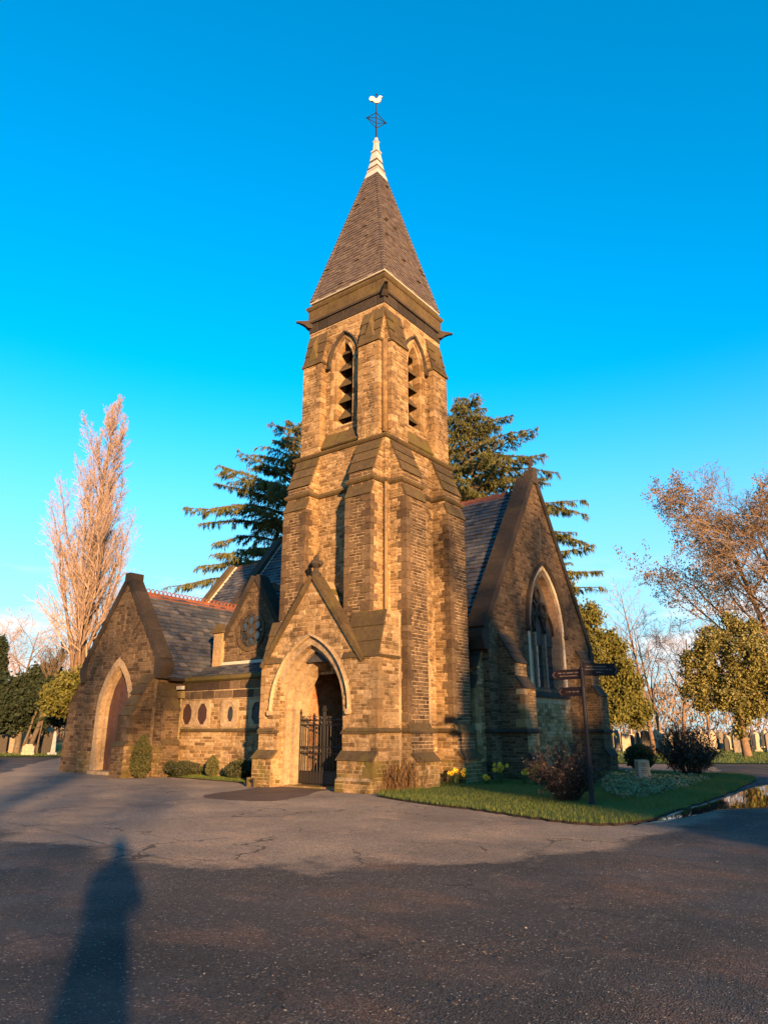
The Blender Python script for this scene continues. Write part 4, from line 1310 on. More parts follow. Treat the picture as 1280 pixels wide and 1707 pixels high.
# ---- side chapel (left gable) -----------------------------------------------------------------
sc_, sm_ = part('side_chapel', (17.5, 24.94, 0))
GX, GC, GH, GE, GA = 16.0, 24.94, 2.28, 4.22, 7.30
AD = Arch(25.02, .95, 2.15, 1.85)
sm_.use(M['mortar_dark'])
lo = [(GC - GH, -.1), (AD.c - AD.hw, -.1)] + AD.full(0, 12) + [(AD.c + AD.hw, -.1), (GC + GH, -.1), (GC + GH, GE), (GC, GA), (GC - GH, GE)]
sm_.prism(lo, WX(GX), Y_, Z_, X_, 0, .6)
sm_.box(GX + .6, 21, GC - GH, GC - GH + .5, -.1, 3.5)
sm_.box(GX + .6, 21, GC + GH - .5, GC + GH, -.1, 3.5)
sm_.use(M['roof_bed'])
GR = 6.95
sm_.prism([(GC - GH - .3, 3.42), (GC + GH + .3, 3.42), (GC, GR - .05)], WX(GX + .4), Y_, Z_, X_, 0, 7.0)
gl = math.hypot(GH + .3, GR - 3.42)
T = np.array([0, GH + .3, GR - 3.42]) / gl
slates('side_chapel', np.array([GX + .35, GC - GH - .3, 3.42]), X_, T, gl, lambda t: (0, 6.6), .20, (.26, .38), 'slate', vis=1.5, flip=1)
ridge_tiles(sc_, 'X', GC, GX + .4, GX + 6.2, GR - .03, crest=True)
lancet = lambda z: (24.86, 24.98) if 5.35 < z < 6.2 else None
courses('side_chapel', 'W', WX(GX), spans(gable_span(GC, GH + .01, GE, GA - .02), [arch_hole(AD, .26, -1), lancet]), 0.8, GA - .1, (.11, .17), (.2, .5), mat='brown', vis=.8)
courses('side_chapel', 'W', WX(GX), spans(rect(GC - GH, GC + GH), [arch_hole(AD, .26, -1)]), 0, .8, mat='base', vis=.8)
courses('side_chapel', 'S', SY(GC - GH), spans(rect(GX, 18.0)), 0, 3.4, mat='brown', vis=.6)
mb = MB(M['dark']); mb.box(GX + .04, GX + .06, 24.86, 24.98, 5.35, 6.2); piece('slit', sc_, mb)
voussoirs(sc_, 'W', WX(GX), AD, 0, .26, -.3, .02, 8, 'cream', 0, .45)
A2 = Arch(AD.c, AD.hw - .1, AD.zs, AD.top(-.1) - AD.zs)
voussoirs(sc_, 'W', WX(GX + .2), A2, -.0, .1, -.16, .0, 6, 'cream', 0, .6)
coping(sc_, 'W', GX, GC, GH, GE, GA, .08, .5, .2, 'dark', 6, .25)
mb = MB(M['dark']); mb.rn = .8; mb.box(GX - .10, GX + .52, GC - .17, GC + .17, GA - .05, GA + .34); piece('apex_stone', sc_, mb)
# plank door with strap hinges and a notice
for k in range(8):
    a0 = AD.c - A2.hw + k * 2 * A2.hw / 8
    a1 = a0 + 2 * A2.hw / 8 - .008
    mb = MB(M['door']); mb.rn = rs.random()
    h0 = min(A2.top(), next((z for z in np.arange(A2.top(), 1, -.02) if A2.half(z) > abs(a0 - AD.c)), 2)); h1 = min(A2.top(), next((z for z in np.arange(A2.top(), 1, -.02) if A2.half(z) > abs(a1 - AD.c)), 2))
    mb.prism([(a0, .04), (a1, .04), (a1, h1), (a0, h0)], WX(GX + .36), Y_, Z_, -X_, 0, .05); piece('door_plank', sc_, mb)
for z in (.55, 2.05):
    mb = MB(M['iron']); mb.box(GX + .295, GX + .31, AD.c - .8, AD.c - .1, z, z + .05)
    for s in (-.1, .05): mb.tube([np.array([GX + .30, AD.c - .35 + .13 * math.cos(a), z + .02 + .13 * math.sin(a)]) for a in np.linspace(0, 5.5, 9)], .014, 5)
    piece('strap_hinge', sc_, mb)
mb = MB(M['paper']); mb.box(GX + .285, GX + .295, 24.52, 24.75, 1.42, 1.85); piece('notice', sc_, mb)
mb = MB(M['cream']); mb.rn = .4; mb.box(GX - .25, GX + .6, AD.c - .9, AD.c + .95, -.1, .12); piece('door_step', sc_, mb)
mb = MB(M['cream']); mb.rn = .6; mb.box(GX + .02, GX + .58, AD.c + .82, AD.c + .98, 0.12, .45); piece('plinth_stone', sc_, mb)
# buttresses
SB = [(1.0, -.1), (1.0, 1.05), (.86, 1.2), (.86, 2.1), (.46, 2.75), (.46, 2.85), (.02, 3.55)]
buttress(sc_, sm_, 'W', GX, 22.98, .72, SB, front='brown', side='brown', slope='dressed')
buttress(sc_, sm_, 'S', GC - GH, 16.5, .7, [(.62, -.1), (.62, 1.1), (.5, 1.25), (.5, 2.3), (.02, 3.2)], front='brown', side='brown', slope='dressed')
lp = lambda z: 1.25 if z < 1.2 else 1.12 if z < 2.5 else max(.02, 1.12 * (3.95 - z) / 1.45)
sm_.use(M['mortar_dark']).prism([(0, -.1), (1.25, -.1), (1.25, 1.1), (1.12, 1.3), (1.12, 2.5), (.02, 3.95), (0, 3.95)], (0, GC + GH, 0), Y_, Z_, X_, GX + .05, GX + .85)
courses('side_chapel', 'W', WX(GX + .05), spans(lambda z: (GC + GH, GC + GH + lp(z) + .01)), 0, 3.9, (.11, .17), (.2, .45), mat='brown', vis=.8)
for k in range(4):
    L = math.hypot(1.1, 1.45); T = np.array([0, -1.1, 1.45]) / L; Q = np.array([0, 1.45, 1.1]) / L
    B0 = np.array([GX, GC + GH + 1.14, 2.48])
    mb = MB(M['dressed']); mb.rn = rs.random()
    f = lambda l, q: [B0 + T * l + Q * q + X_ * d for d in (0, .9)]
    a, b, c_, d_ = f(L * k / 4 - .03, -.02), f(L * (k + 1) / 4, -.02), f(L * (k + 1) / 4, .02), f(L * k / 4 - .03, .06)
    mb.hexa([a[0], a[1], b[1], b[0]], [d_[0], d_[1], c_[1], c_[0]]); piece('weathering_slab', sc_, mb)
# eaves gutter of the roof over the aisle
mb = MB(M['pipe']); mb.tube([(GX + .4, GC - GH - .36, 3.38), (GX + 3.2, GC - GH - .36, 3.38)], .06, 8); piece('gutter', sc_, mb)

# ---- dressed quoins on the arrises nearest the viewer
def quoins(parent, x, y, z0, z1, ydir=1, mat='buff', big=.30, small=.17):
    z, k = z0, 0
    while z < z1 - .1:
        h = min(rs.uniform(.19, .29), z1 - z)
        if z1 - z - h < .1: h = z1 - z
        la, lb = (big, small) if k % 2 else (small, big)
        la *= rs.uniform(.85, 1.15); lb *= rs.uniform(.85, 1.15)
        p = rs.uniform(.024, .032)
        ya, yb = (y - p, y + lb) if ydir > 0 else (y - lb, y + p)
        mb = MB(M[mat]); mb.rn = rs.choice([.2, .35, .5, .62, .8, .95])
        b = .008
        lo = [(x - p, ya, z + .006), (x + la, ya, z + .006), (x + la, yb, z + .006), (x - p, yb, z + .006)]
        hi = [(a, c, z + h - .006) for a, c, _ in lo]
        mb.hexa(lo, hi)
        piece('quoin', parent, mb)
        z += h; k += 1
quoins(tw, x0 - .60, 12.505, 4.9, 8.48, 1, 'brown'); quoins(tw, x0 - .60, 13.455, 4.9, 8.48, -1, 'brown')
quoins(tw, x0 - .60, 15.185, 4.9, 8.48, 1, 'brown'); quoins(tw, x0 - .60, 16.135, 4.9, 8.48, -1, 'brown')
quoins(tw, 16.675, y0 - .60, 1.78, 8.48, 1, 'brown'); quoins(tw, 19.075, y0 - .60, 1.78, 8.48, 1, 'brown')
quoins(tw, b0x - .29, 12.61, 10.85, 14.04); quoins(tw, b0x - .29, 13.45, 10.85, 14.04, -1)
quoins(tw, b0x - .29, 15.19, 10.85, 14.04); quoins(tw, 16.69, b0y - .29, 10.85, 14.04); quoins(tw, 19.23, b0y - .29, 10.85, 14.04)
quoins(po, x0 - .97, 11.92, 1.66, 3.48); quoins(po, x0 - .97, 16.41, 1.66, 3.5, -1); quoins(po, x0 - 1.20, 11.92, .38, .80, 1, 'base')
quoins(na, 21.625, NY - .88, 1.66, 2.88); quoins(na, NX0 - .62, 11.725, .88, 2.88)
quoins(sc_, GX - .86, 22.62, 1.22, 2.08, 1, 'brown'); quoins(sc_, GX - .86, 23.34, 1.22, 2.08, -1, 'brown')

for n_ in list(PART): finish(n_)

# ---- squared stones and slates: the 300 that show largest are objects of their own, the rest one mesh per part
def emit(items, faces, limit, stuff_name, allowed=None):
    cp = np.array([0, 0, EYE])
    scored = []
    for it in items:
        c = np.mean(np.array(it[1][-4:]), axis=0)
        d = c - cp
        dist = np.linalg.norm(d)
        scored.append(it[5] * max(0.0, -np.dot(d / dist, it[2])) / (dist * dist))
    order = np.argsort(-np.array(scored))
    chosen = set(order[:limit].tolist())
    F = np.array(faces)
    groups = {}
    for i, it in enumerate(items):
        if i in chosen:
            pts = np.array(it[1]); c = pts.mean(0)
            me = np_mesh(it[6], pts - c, faces, [M[it[4]]], None, [it[3]] * len(faces))
            link(it[6], me, PART[it[0]][0], c)
        else:
            groups.setdefault(it[0], []).append(it)
    for pn, its in groups.items():
        nv = len(its[0][1])
        V = np.array([it[1] for it in its]).reshape(-1, 3)
        Fa = (F[None] + (np.arange(len(its)) * nv)[:, None, None]).reshape(-1, F.shape[1])
        mats = sorted({it[4] for it in its})
        mi = np.repeat([mats.index(it[4]) for it in its], len(faces))
        rn = np.repeat([it[3] for it in its], len(faces))
        org = WO[PART[pn][0].name]
        me = np_mesh(stuff_name, V - org, Fa, [M[k] for k in mats], mi, rn)
        tag(link(stuff_name, me, PART[pn][0], org), kind='stuff')
bigs = [s for s in STONES if s[6] != 'stone']
for it in bigs:
    pts = np.array(it[1]); c = pts.mean(0)
    link(it[6], np_mesh(it[6], pts - c, STONE_F, [M[it[4]]], None, [it[3]] * 9), PART[it[0]][0], c)
emit([s for s in STONES if s[6] == 'stone'], STONE_F, 300, 'stonework')
emit(SLATES, SLATE_F, 300, 'slating')
print('stones', len(STONES), 'slates', len(SLATES))
# ------------------------------------------------------------------ ground
nr = np.random.default_rng(11)
def FL(f, l, z=0.0):
    p = FW * f + RT * l
    return np.array([p[0], p[1], z])

def m_asphalt(name, dark, light, warm, patch=1.0, speck=0.5, older=None):
    m = bpy.data.materials.new(name)
    t, b = nt(m)
    big = rng(t, noise(t, 0.33, 8, 0.62), 0.38, 0.64)
    col = mix(t, dark, light, big)
    wz = rng(t, noise(t, 0.7, 7, 0.66, stretch=(1.6, 0.8, 1)), 0.50, 0.68)
    col = mix(t, col, warm, wz)
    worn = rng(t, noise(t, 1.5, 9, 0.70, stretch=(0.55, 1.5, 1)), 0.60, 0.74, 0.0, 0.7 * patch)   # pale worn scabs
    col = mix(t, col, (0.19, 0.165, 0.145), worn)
    if older:                                            # newer surfacing camera-side of an irregular joint, foreground shade put into its colour
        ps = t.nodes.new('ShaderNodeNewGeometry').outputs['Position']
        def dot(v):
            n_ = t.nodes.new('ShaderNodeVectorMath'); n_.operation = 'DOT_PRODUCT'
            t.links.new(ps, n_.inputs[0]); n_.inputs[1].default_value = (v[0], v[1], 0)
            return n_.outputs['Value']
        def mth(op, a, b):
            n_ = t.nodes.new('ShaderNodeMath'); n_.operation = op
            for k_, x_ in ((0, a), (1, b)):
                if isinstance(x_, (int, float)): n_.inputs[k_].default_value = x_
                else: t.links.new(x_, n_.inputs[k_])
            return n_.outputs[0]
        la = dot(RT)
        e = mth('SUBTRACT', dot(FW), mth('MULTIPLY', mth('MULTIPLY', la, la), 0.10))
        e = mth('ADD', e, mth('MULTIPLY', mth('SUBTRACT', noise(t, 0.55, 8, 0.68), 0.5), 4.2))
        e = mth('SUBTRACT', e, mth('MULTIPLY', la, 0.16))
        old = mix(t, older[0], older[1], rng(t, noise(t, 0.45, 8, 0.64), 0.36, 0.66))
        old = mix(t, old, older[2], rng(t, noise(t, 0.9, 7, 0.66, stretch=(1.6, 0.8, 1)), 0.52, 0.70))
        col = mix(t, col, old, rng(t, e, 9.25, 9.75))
    # wandering cracks
    pos = t.nodes.new('ShaderNodeNewGeometry').outputs['Position']
    wob = t.nodes.new('ShaderNodeTexNoise'); wob.inputs['Scale'].default_value = 1.3; wob.inputs['Detail'].default_value = 6
    t.links.new(pos, wob.inputs['Vector'])
    vm = t.nodes.new('ShaderNodeVectorMath'); vm.operation = 'ADD'
    t.links.new(pos, vm.inputs[0]); t.links.new(wob.outputs['Color'], vm.inputs[1])
    ck = t.nodes.new('ShaderNodeTexVoronoi'); ck.feature = 'DISTANCE_TO_EDGE'; ck.inputs['Scale'].default_value = 0.42
    t.links.new(vm.outputs[0], ck.inputs['Vector'])
    gate_ = rng(t, noise(t, 0.5, 3, 0.5), 0.46, 0.56)
    cm_ = t.nodes.new('ShaderNodeMath'); cm_.operation = 'MULTIPLY'
    t.links.new(rng(t, ck.outputs['Distance'], 0.004, 0.010, 0.8, 0.0), cm_.inputs[0]); t.links.new(gate_, cm_.inputs[1])
    col = mix(t, col, (0.02, 0.018, 0.017), cm_.outputs[0])
    v = t.nodes.new('ShaderNodeTexVoronoi'); v.inputs['Scale'].default_value = 75
    t.links.new(t.nodes.new('ShaderNodeNewGeometry').outputs['Position'], v.inputs['Vector'])
    st = t.nodes.new('ShaderNodeSeparateColor'); t.links.new(v.outputs['Color'], st.inputs[0])
    col = mix(t, col, grey(t, rng(t, st.outputs[0], 0, 1, 0.55, 1.5)), 1.0, 'MULTIPLY')
    fl = rng(t, st.outputs[1], 0.965, 0.985, 0, speck)
    col = mix(t, col, (0.34, 0.31, 0.28), fl)
    t.links.new(col, b.inputs['Base Color'])
    t.links.new(rng(t, noise(t, 0.9, 5, 0.6), 0.35, 0.7, 0.62, 0.95), b.inputs['Roughness'])
    b.inputs['Specular IOR Level'].default_value = 0.25
    b.inputs['Diffuse Roughness'].default_value = 1.0
    nb = bump(t, v.outputs['Distance'], 1.0, 0.03)
    nb = bump(t, noise(t, 9, 8, 0.7), 0.6, 0.05, nb)
    t.links.new(nb, b.inputs['Normal'])
    return m

M['asphalt'] = m_asphalt('patched_shaded_asphalt', (0.036, 0.035, 0.038), (0.060, 0.055, 0.056), (0.100, 0.066, 0.055), 0.95, 0.7, ((0.140, 0.115, 0.101), (0.260, 0.208, 0.172), (0.290, 0.212, 0.165)))  # the dark near tones also hold painted foreground shade
M['apron'] = m_asphalt('red_brown_apron', (0.072, 0.048, 0.040), (0.098, 0.068, 0.055), (0.085, 0.052, 0.042), 0.3, 0.3)
M['tar'] = m_plain('pale_joint', (0.19, 0.175, 0.16), 0.85, var=0.3, scale=9, spec=0.2)
M['wet'] = m_plain('wet_silt', (0.030, 0.028, 0.026), 0.22, var=0.25, scale=4, spec=0.5, bmp=0.2)
M['soil'] = m_plain('dark_soil', (0.045, 0.030, 0.020), 0.95, var=0.3, scale=14, spec=0.1, bmp=0.8)
M['turf'] = m_plain('turf', (0.060, 0.085, 0.016), 0.95, var=0.3, scale=3, spec=0.1, bmp=0.6, c2=(0.085, 0.090, 0.022))
M['lawn'] = m_plain('far_lawn', (0.095, 0.120, 0.022), 0.95, var=0.3, scale=0.6, spec=0.1, bmp=0.4, c2=(0.060, 0.085, 0.016))
M['earth'] = m_plain('rough_ground', (0.075, 0.080, 0.025), 0.95, var=0.3, scale=0.2, spec=0.1, c2=(0.060, 0.050, 0.024))

def sheet(name, pts, mat, z, kind='structure', parent=None, label=None):
    mb = MB(M[mat]); mb.rn = .5
    mb.add([(p[0], p[1], z) for p in pts], [tuple(range(len(pts)))])
    o = mb.build(name, parent)
    if o.data.polygons[0].normal.z < 0: o.data.flip_normals()
    return tag(o, label, kind=kind) if kind else o

def smooth_line(pts, n=6, jit=0.0, seed=1):
    """Catmull-Rom through points, with a ragged edge"""
    r = np.random.default_rng(seed)
    P = [np.array(p[:2], float) for p in pts]
    out = []
    for i in range(len(P) - 1):
        p0, p1, p2, p3 = P[max(i - 1, 0)], P[i], P[i + 1], P[min(i + 2, len(P) - 1)]
        for k in range(n):
            t = k / n
            q = 0.5 * ((2 * p1) + (-p0 + p2) * t + (2 * p0 - 5 * p1 + 4 * p2 - p3) * t * t + (-p0 + 3 * p1 - 3 * p2 + p3) * t ** 3)
            out.append(q + r.normal(0, jit, 2))
    out.append(P[-1])
    return out

sheet('ground', [FL(-400, -600), FL(-400, 600), FL(900, 600), FL(900, -600)], 'earth', -0.03)
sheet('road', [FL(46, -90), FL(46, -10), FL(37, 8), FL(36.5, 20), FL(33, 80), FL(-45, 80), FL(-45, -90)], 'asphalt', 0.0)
# the apron before the porch
apr = smooth_line([ground(560, 1306), ground(545, 1318), ground(470, 1334), ground(400, 1335), ground(335, 1328), ground(400, 1318), ground(455, 1308)], 6, 0.05, 4)
sheet('porch_apron', apr, 'apron', 0.005)
def strip(name, pts, w, mat, z, seed=5):
    pts = smooth_line(pts, 8, 0.012, seed)
    r = np.random.default_rng(seed)
    a, b = [], []
    for i, p in enumerate(pts):
        d = pts[min(i + 1, len(pts) - 1)] - pts[max(i - 1, 0)]
        d /= np.linalg.norm(d) + 1e-9
        n = np.array([-d[1], d[0]])
        ww = w * r.uniform(0.35, 1.25)
        a.append((p[0] + n[0] * ww, p[1] + n[1] * ww, z)); b.append((p[0] - n[0] * ww, p[1] - n[1] * ww, z))
    mb = MB(M[mat]); mb.rn = .5
    k = len(a)
    mb.add(a + b, [(i, k + i, k + i + 1, i + 1) for i in range(k - 1)])
    o = mb.build(name)
    if o.data.polygons[0].normal.z < 0: o.data.flip_normals()
    return tag(o, kind='structure')
strip('road_joint', [ground(-60, 1362), ground(60, 1380), ground(190, 1412), ground(290, 1436)], 0.02, 'tar', 0.009)
# grass island on the right, strip of grass by the aisle
edge = smooth_line([ground(628, 1329), ground(700, 1341), ground(780, 1350), ground(850, 1361), ground(920, 1371), ground(985, 1377), ground(1040, 1376), ground(1085, 1369), ground(1135, 1352), ground(1180, 1338), ground(1220, 1322), ground(1252, 1307), ground(1258, 1300), ground(1235, 1294), ground(1180, 1291), ground(1120, 1289), ground(1040, 1288)], 6, 0.03, 7)
bed_poly = [np.array(p) for p in edge] + [np.array(q) for q in ((30.4, 11.5), (30.4, 12.5), (20.9, 12.9), (17.0, 12.7), (16.1, 12.2))]
def mound(name, poly, mat, h, inset=0.25):
    P = np.array(poly); c = P.mean(0)
    v0 = [(p[0], p[1], -0.01) for p in P]
    d = c - P; L = np.linalg.norm(d, axis=1)[:, None]
    P1 = P + d / L * 0.06; P2 = P + d / L * inset
    mb = MB(M['soil']); mb.rn = .5
    n = len(P)
    vs = v0 + [(p[0], p[1], h * .55) for p in P1] + [(p[0], p[1], h) for p in P2]
    mb.add(vs, [(i, (i + 1) % n, n + (i + 1) % n, n + i) for i in range(n)])
    mb.use(M[mat]); b = len(mb.v) - len(vs)
    mb.f += [[n + i, n + (i + 1) % n, 2 * n + (i + 1) % n, 2 * n + i] for i in range(n)]; mb.m += [1] * n; mb.r += [.5] * n
    mb.f += [[2 * n + i for i in range(n)]]; mb.m += [1]; mb.r += [.5]
    return tag(mb.build(name), kind='structure')
mound('lawn', bed_poly, 'turf', 0.07)
stripe = smooth_line([ground(418, 1307), ground(380, 1304), ground(320, 1299), ground(245, 1293)], 5, 0.03, 8) 
left_poly = [np.array(p) for p in stripe] + [np.array((16.5, 22.7)), np.array((17.3, 22.6)), np.array((17.3, 16.5))]
mound('lawn', left_poly, 'turf', 0.06, 0.12)
# far lawns beyond the road
sheet('lawn', [FL(37.3, 9), FL(36.8, 20), FL(33.5, 80), FL(120, 140), FL(120, 9)], 'lawn', 0.02)
sheet('lawn', [FL(46.5, -90), FL(46.5, -10), FL(90, -10), FL(120, -120)], 'lawn', 0.02)

def inside(poly, pts):
    P = np.array(poly); x, y = pts[:, 0], pts[:, 1]
    c = np.zeros(len(pts), bool)
    j = len(P) - 1
    for i in range(len(P)):
        xi, yi, xj, yj = P[i][0], P[i][1], P[j][0], P[j][1]
        with np.errstate(divide='ignore', invalid='ignore'):
            c ^= ((yi > y) != (yj > y)) & (x < (xj - xi) * (y - yi) / (yj - yi + 1e-12) + xi)
        j = i
    return c

M['blade'] = m_tone('grass_blade', [(0.065, 0.098, 0.014), (0.095, 0.125, 0.020), (0.135, 0.145, 0.030), (0.078, 0.112, 0.016), (0.15, 0.13, 0.05)], 0.7, 0.1, 3, 0.25, 0, 0.25)
def blades(name, polys, n, h, w, label, z=0.06, excl=None):
    V, Rn = [], []
    for poly, k in zip(polys, n):
        P = np.array(poly)
        pts = nr.uniform(P.min(0), P.max(0), (int(k * 3.2), 2))
        pts = pts[inside(poly, pts)][:k]
        if excl is not None: pts = pts[~excl(pts)]
        m = len(pts)
        a = nr.uniform(0, 2 * np.pi, m); L = nr.uniform(h[0], h[1], m) * (0.7 + 0.6 * (np.sin(pts[:, 0] * 2.1) * np.sin(pts[:, 1] * 1.7) * .5 + .5))
        lean = nr.uniform(0.1, 0.7, m); d = np.stack([np.cos(a), np.sin(a)], 1); e = np.stack([-d[:, 1], d[:, 0]], 1)
        b0 = np.c_[pts - e * w, np.full(m, z - .02)]; b1 = np.c_[pts + e * w, np.full(m, z - .02)]
        tip = np.c_[pts + d * (L * lean)[:, None], z + L]
        V.append(np.stack([b0, b1, tip], 1).reshape(-1, 3)); Rn.append(nr.random(m))
    V = np.concatenate(V); Rn = np.concatenate(Rn)
    F = np.arange(len(V)).reshape(-1, 3)
    return tag(link(name, np_mesh(name, V, F, [M['blade']], None, Rn)), label, 'grass', kind='stuff')
blades('grass', [bed_poly, left_poly], [90000, 9000], (0.03, 0.075), 0.005, 'short grass on the verges beside the church walls')
farpoly = [FL(37.5, 9)[:2], FL(37, 20)[:2], FL(34, 70)[:2], FL(62, 70)[:2], FL(62, 9)[:2]]
farpoly2 = [FL(47, -60)[:2], FL(47, -14)[:2], FL(64, -14)[:2], FL(64, -60)[:2]]
blades('grass', [farpoly, farpoly2], [26000, 12000], (0.06, 0.14), 0.018, 'far lawn grass beyond the road', 0.03)

# puddle in the gutter at the right
pud = smooth_line([ground(1075, 1372), ground(1110, 1363), ground(1150, 1350), ground(1190, 1338), ground(1235, 1322), ground(1275, 1311), ground(1330, 1306), ground(1420, 1312), ground(1400, 1332), ground(1300, 1345), ground(1240, 1348), ground(1190, 1352), ground(1140, 1364), ground(1075, 1372)], 6, 0.02, 13)
rim = [p + (p - np.mean(pud, axis=0)) * 0.10 for p in pud]
sheet('road_gutter', rim, 'wet', 0.006)
M['water'] = bpy.data.materials.new('puddle_water')
_t, _b = nt(M['water'])
_b.inputs['Base Color'].default_value = (0.012, 0.012, 0.011, 1)
_b.inputs['Roughness'].default_value = 0.02
_b.inputs['Specular IOR Level'].default_value = 0.9
_t.links.new(bump(_t, noise(_t, 3.5, 3, 0.5), 0.05, 0.01), _b.inputs['Normal'])
sheet('puddle_water', pud, 'water', 0.011)

# leaf litter and grit on the road, fallen twigs
M['litter'] = m_tone('litter', [(0.10, 0.04, 0.02), (0.15, 0.08, 0.04), (0.22, 0.19, 0.16), (0.06, 0.035, 0.02)], 0.8, 0.2, 20, 0.2, 0)
n = 1300
f_ = nr.uniform(2.5, 20, n) ** 1.0; l_ = nr.uniform(-1, 1, n) * (1.0 + f_ * .55)
cl = nr.integers(0, 9, n); cp_ = [(950, 1560), (720, 1590), (1050, 1455), (900, 1580), (430, 1620), (560, 1690), (1010, 1545), (820, 1660), (990, 1400)]
cx = np.array([ground(*q)[:2] @ RT for q in cp_]); cf = np.array([ground(*q)[:2] @ FW for q in cp_])
k = nr.random(n) < 0.45
f_[k] = cf[cl[k]] + nr.normal(0, .16, k.sum()); l_[k] = cx[cl[k]] + nr.normal(0, .4, k.sum())
c = np.array([FL(a, b, .012) for a, b in zip(f_, l_)])
keep = ~inside(bed_poly, c[:, :2])
c = c[keep]; n = len(c)
a = nr.uniform(0, 6.28, n); s = nr.uniform(.004, .014, n)
d = np.c_[np.cos(a), np.sin(a), nr.normal(0, .2, n)]; e = np.c_[-np.sin(a), np.cos(a), nr.normal(0, .3, n)]
V = np.stack([c - d * s[:, None], c + e * s[:, None] * .6, c + d * s[:, None], c - e * s[:, None] * .6], 1)
V[:, :, 2] = np.maximum(V[:, :, 2], .0105)
tag(link('leaf_litter', np_mesh('leaf_litter', V.reshape(-1, 3), np.arange(4 * n).reshape(-1, 4), [M['litter']], None, nr.random(n))), 'scattered dead leaves and grit lying on the asphalt', 'litter', kind='stuff')

# ------------------------------------------------------------------ signpost, stones, plants near the church
M['sign'] = m_plain('maroon_sign_paint', (0.012, 0.005, 0.006), 0.7, 0.0, 0.15, 12, 0.2)
M['post'] = m_plain('dark_post_paint', (0.010, 0.007, 0.011), 0.6, 0.0, 0.15, 12, 0.25)
M['letter'] = m_plain('worn_cream_lettering', (0.13, 0.085, 0.065), 0.6, var=0.15)
sp0 = ground(988, 1347); sp0[2] = 0.07
sign = empty('fingerpost', sp0, 'dark fingerpost with three pointing arms standing in the grass', 'signpost')
mb = MB(M['post'])
mb.lathe(sp0 - Z_ * .1, [(.085, 0), (.085, .12), (.07, .16), (.062, .20), (.055, .24), (.047, 1.2), (.045, 2.86), (.055, 2.88), (.055, 2.93), (.03, 2.96), (.012, 3.10)], 12)
mb.build('post', sign, smooth=False)
def arm(yaw, L, hgt, z, rows, point=True):
    d = np.array([math.cos(yaw), math.sin(yaw), 0]); n_ = np.array([-d[1], d[0], 0])
    if np.dot(n_[:2], -FW) < 0: n_ = -n_
    O = sp0 + Z_ * z + n_ * 0.0
    mb = MB(M['sign'])
    mb.prism([(.04, -hgt / 2), (L - .07, -hgt / 2), (L, 0), (L - .07, hgt / 2), (.04, hgt / 2)], O, d, Z_, n_, -.014, .014)
    a = mb.build('arm', sign)
    mb = MB(M['post'])                                                    # raised rim
    pts = [(.05, -hgt / 2), (L - .07, -hgt / 2), (L, 0), (L - .07, hgt / 2), (.05, hgt / 2), (.05, -hgt / 2)]
    mb.tube([O + d * s + Z_ * q + n_ * .004 for s, q in pts], .013, 5); mb.build('rim', a)
    mb = MB(M['letter'])
    r = random.Random(int(z * 100 + yaw * 10))
    for j, (k0, k1) in enumerate(rows):
        zc = hgt * (.5 - (j + 1) / (len(rows) + 1)); s = .08 + k0 * (L - .22)
        while s < .08 + k1 * (L - .22):
            w_ = r.uniform(.012, .030)
            mb.prism([(s, zc - .014), (s + w_, zc - .014), (s + w_, zc + .014), (s, zc + .014)], O, d, Z_, n_, .0145, .0165)
            s += w_ + (.008 if r.random() < .8 else .03)
    mb.prism([(L - .10, -hgt / 2 + .03), (L - .04, 0), (L - .10, hgt / 2 - .03), (L - .085, hgt / 2 - .03), (L - .022, 0), (L - .085, -hgt / 2 + .03)], O, d, Z_, n_, .0145, .017)
    mb.build('lettering', a)
rt = math.atan2(RT[1], RT[0])
arm(rt + R(8), .86, .25, 2.80, [(0.05, .75), (.0, .95), (.4, .65)])
arm(rt + math.pi - R(38), .72, .20, 2.70, [(0, .95), (0.05, .9)])
arm(rt + math.pi - R(40), .60, .18, 2.32, [(0.05, .85)])

M['hstone'] = m_stone('grey_headstone', [(0.16, 0.13, 0.10), (0.21, 0.17, 0.13), (0.12, 0.10, 0.08)], 0.6, 0.15, 0.5)
M['hpale'] = m_stone('pale_headstone', [(0.31, 0.245, 0.165), (0.38, 0.30, 0.21), (0.26, 0.20, 0.14)], 0.4, 0.05, 0.4)
M['hdark'] = m_stone('dark_headstone', [(0.035, 0.03, 0.027), (0.06, 0.05, 0.042), (0.045, 0.04, 0.034)], 0.5, 0.15, 0.5)
M['white'] = m_plain('white_marble', (0.26, 0.26, 0.26), 0.6, var=0.12, scale=6)
ms0 = ground(1073, 1306); ms0[2] = 0.06
mk = empty('memorial_stone', ms0, 'small square white memorial stone in the planted bed beside the grass edge', 'memorial')
ang = math.atan2(-FW[1], -FW[0]) + R(14)
d = np.array([-math.sin(ang), math.cos(ang), 0]); n_ = np.array([math.cos(ang), math.sin(ang), 0])
mb = MB(M['hpale']); mb.rn = .8
mb.prism([(-.21, 0), (.21, 0), (.20, .62), (.17, .68), (-.17, .68), (-.20, .62)], ms0 - Z_ * .05, d, Z_, n_, -.10, .10); b_ = mb.build('slab', mk)
mb = MB(M['hdark']); mb.rn = .7
for j in range(5):
    wd = (.10, .13, .07, .12, .09)[j]
    mb.prism([(-wd, .50 - j * .065), (wd, .50 - j * .065), (wd, .518 - j * .065), (-wd, .518 - j * .065)], ms0, d, Z_, n_, .1005, .1035)
mb.build('inscription', mk)
# ------------------------------------------------------------------ vegetation
def norm(v):
    return v / (np.linalg.norm(v) + 1e-9)

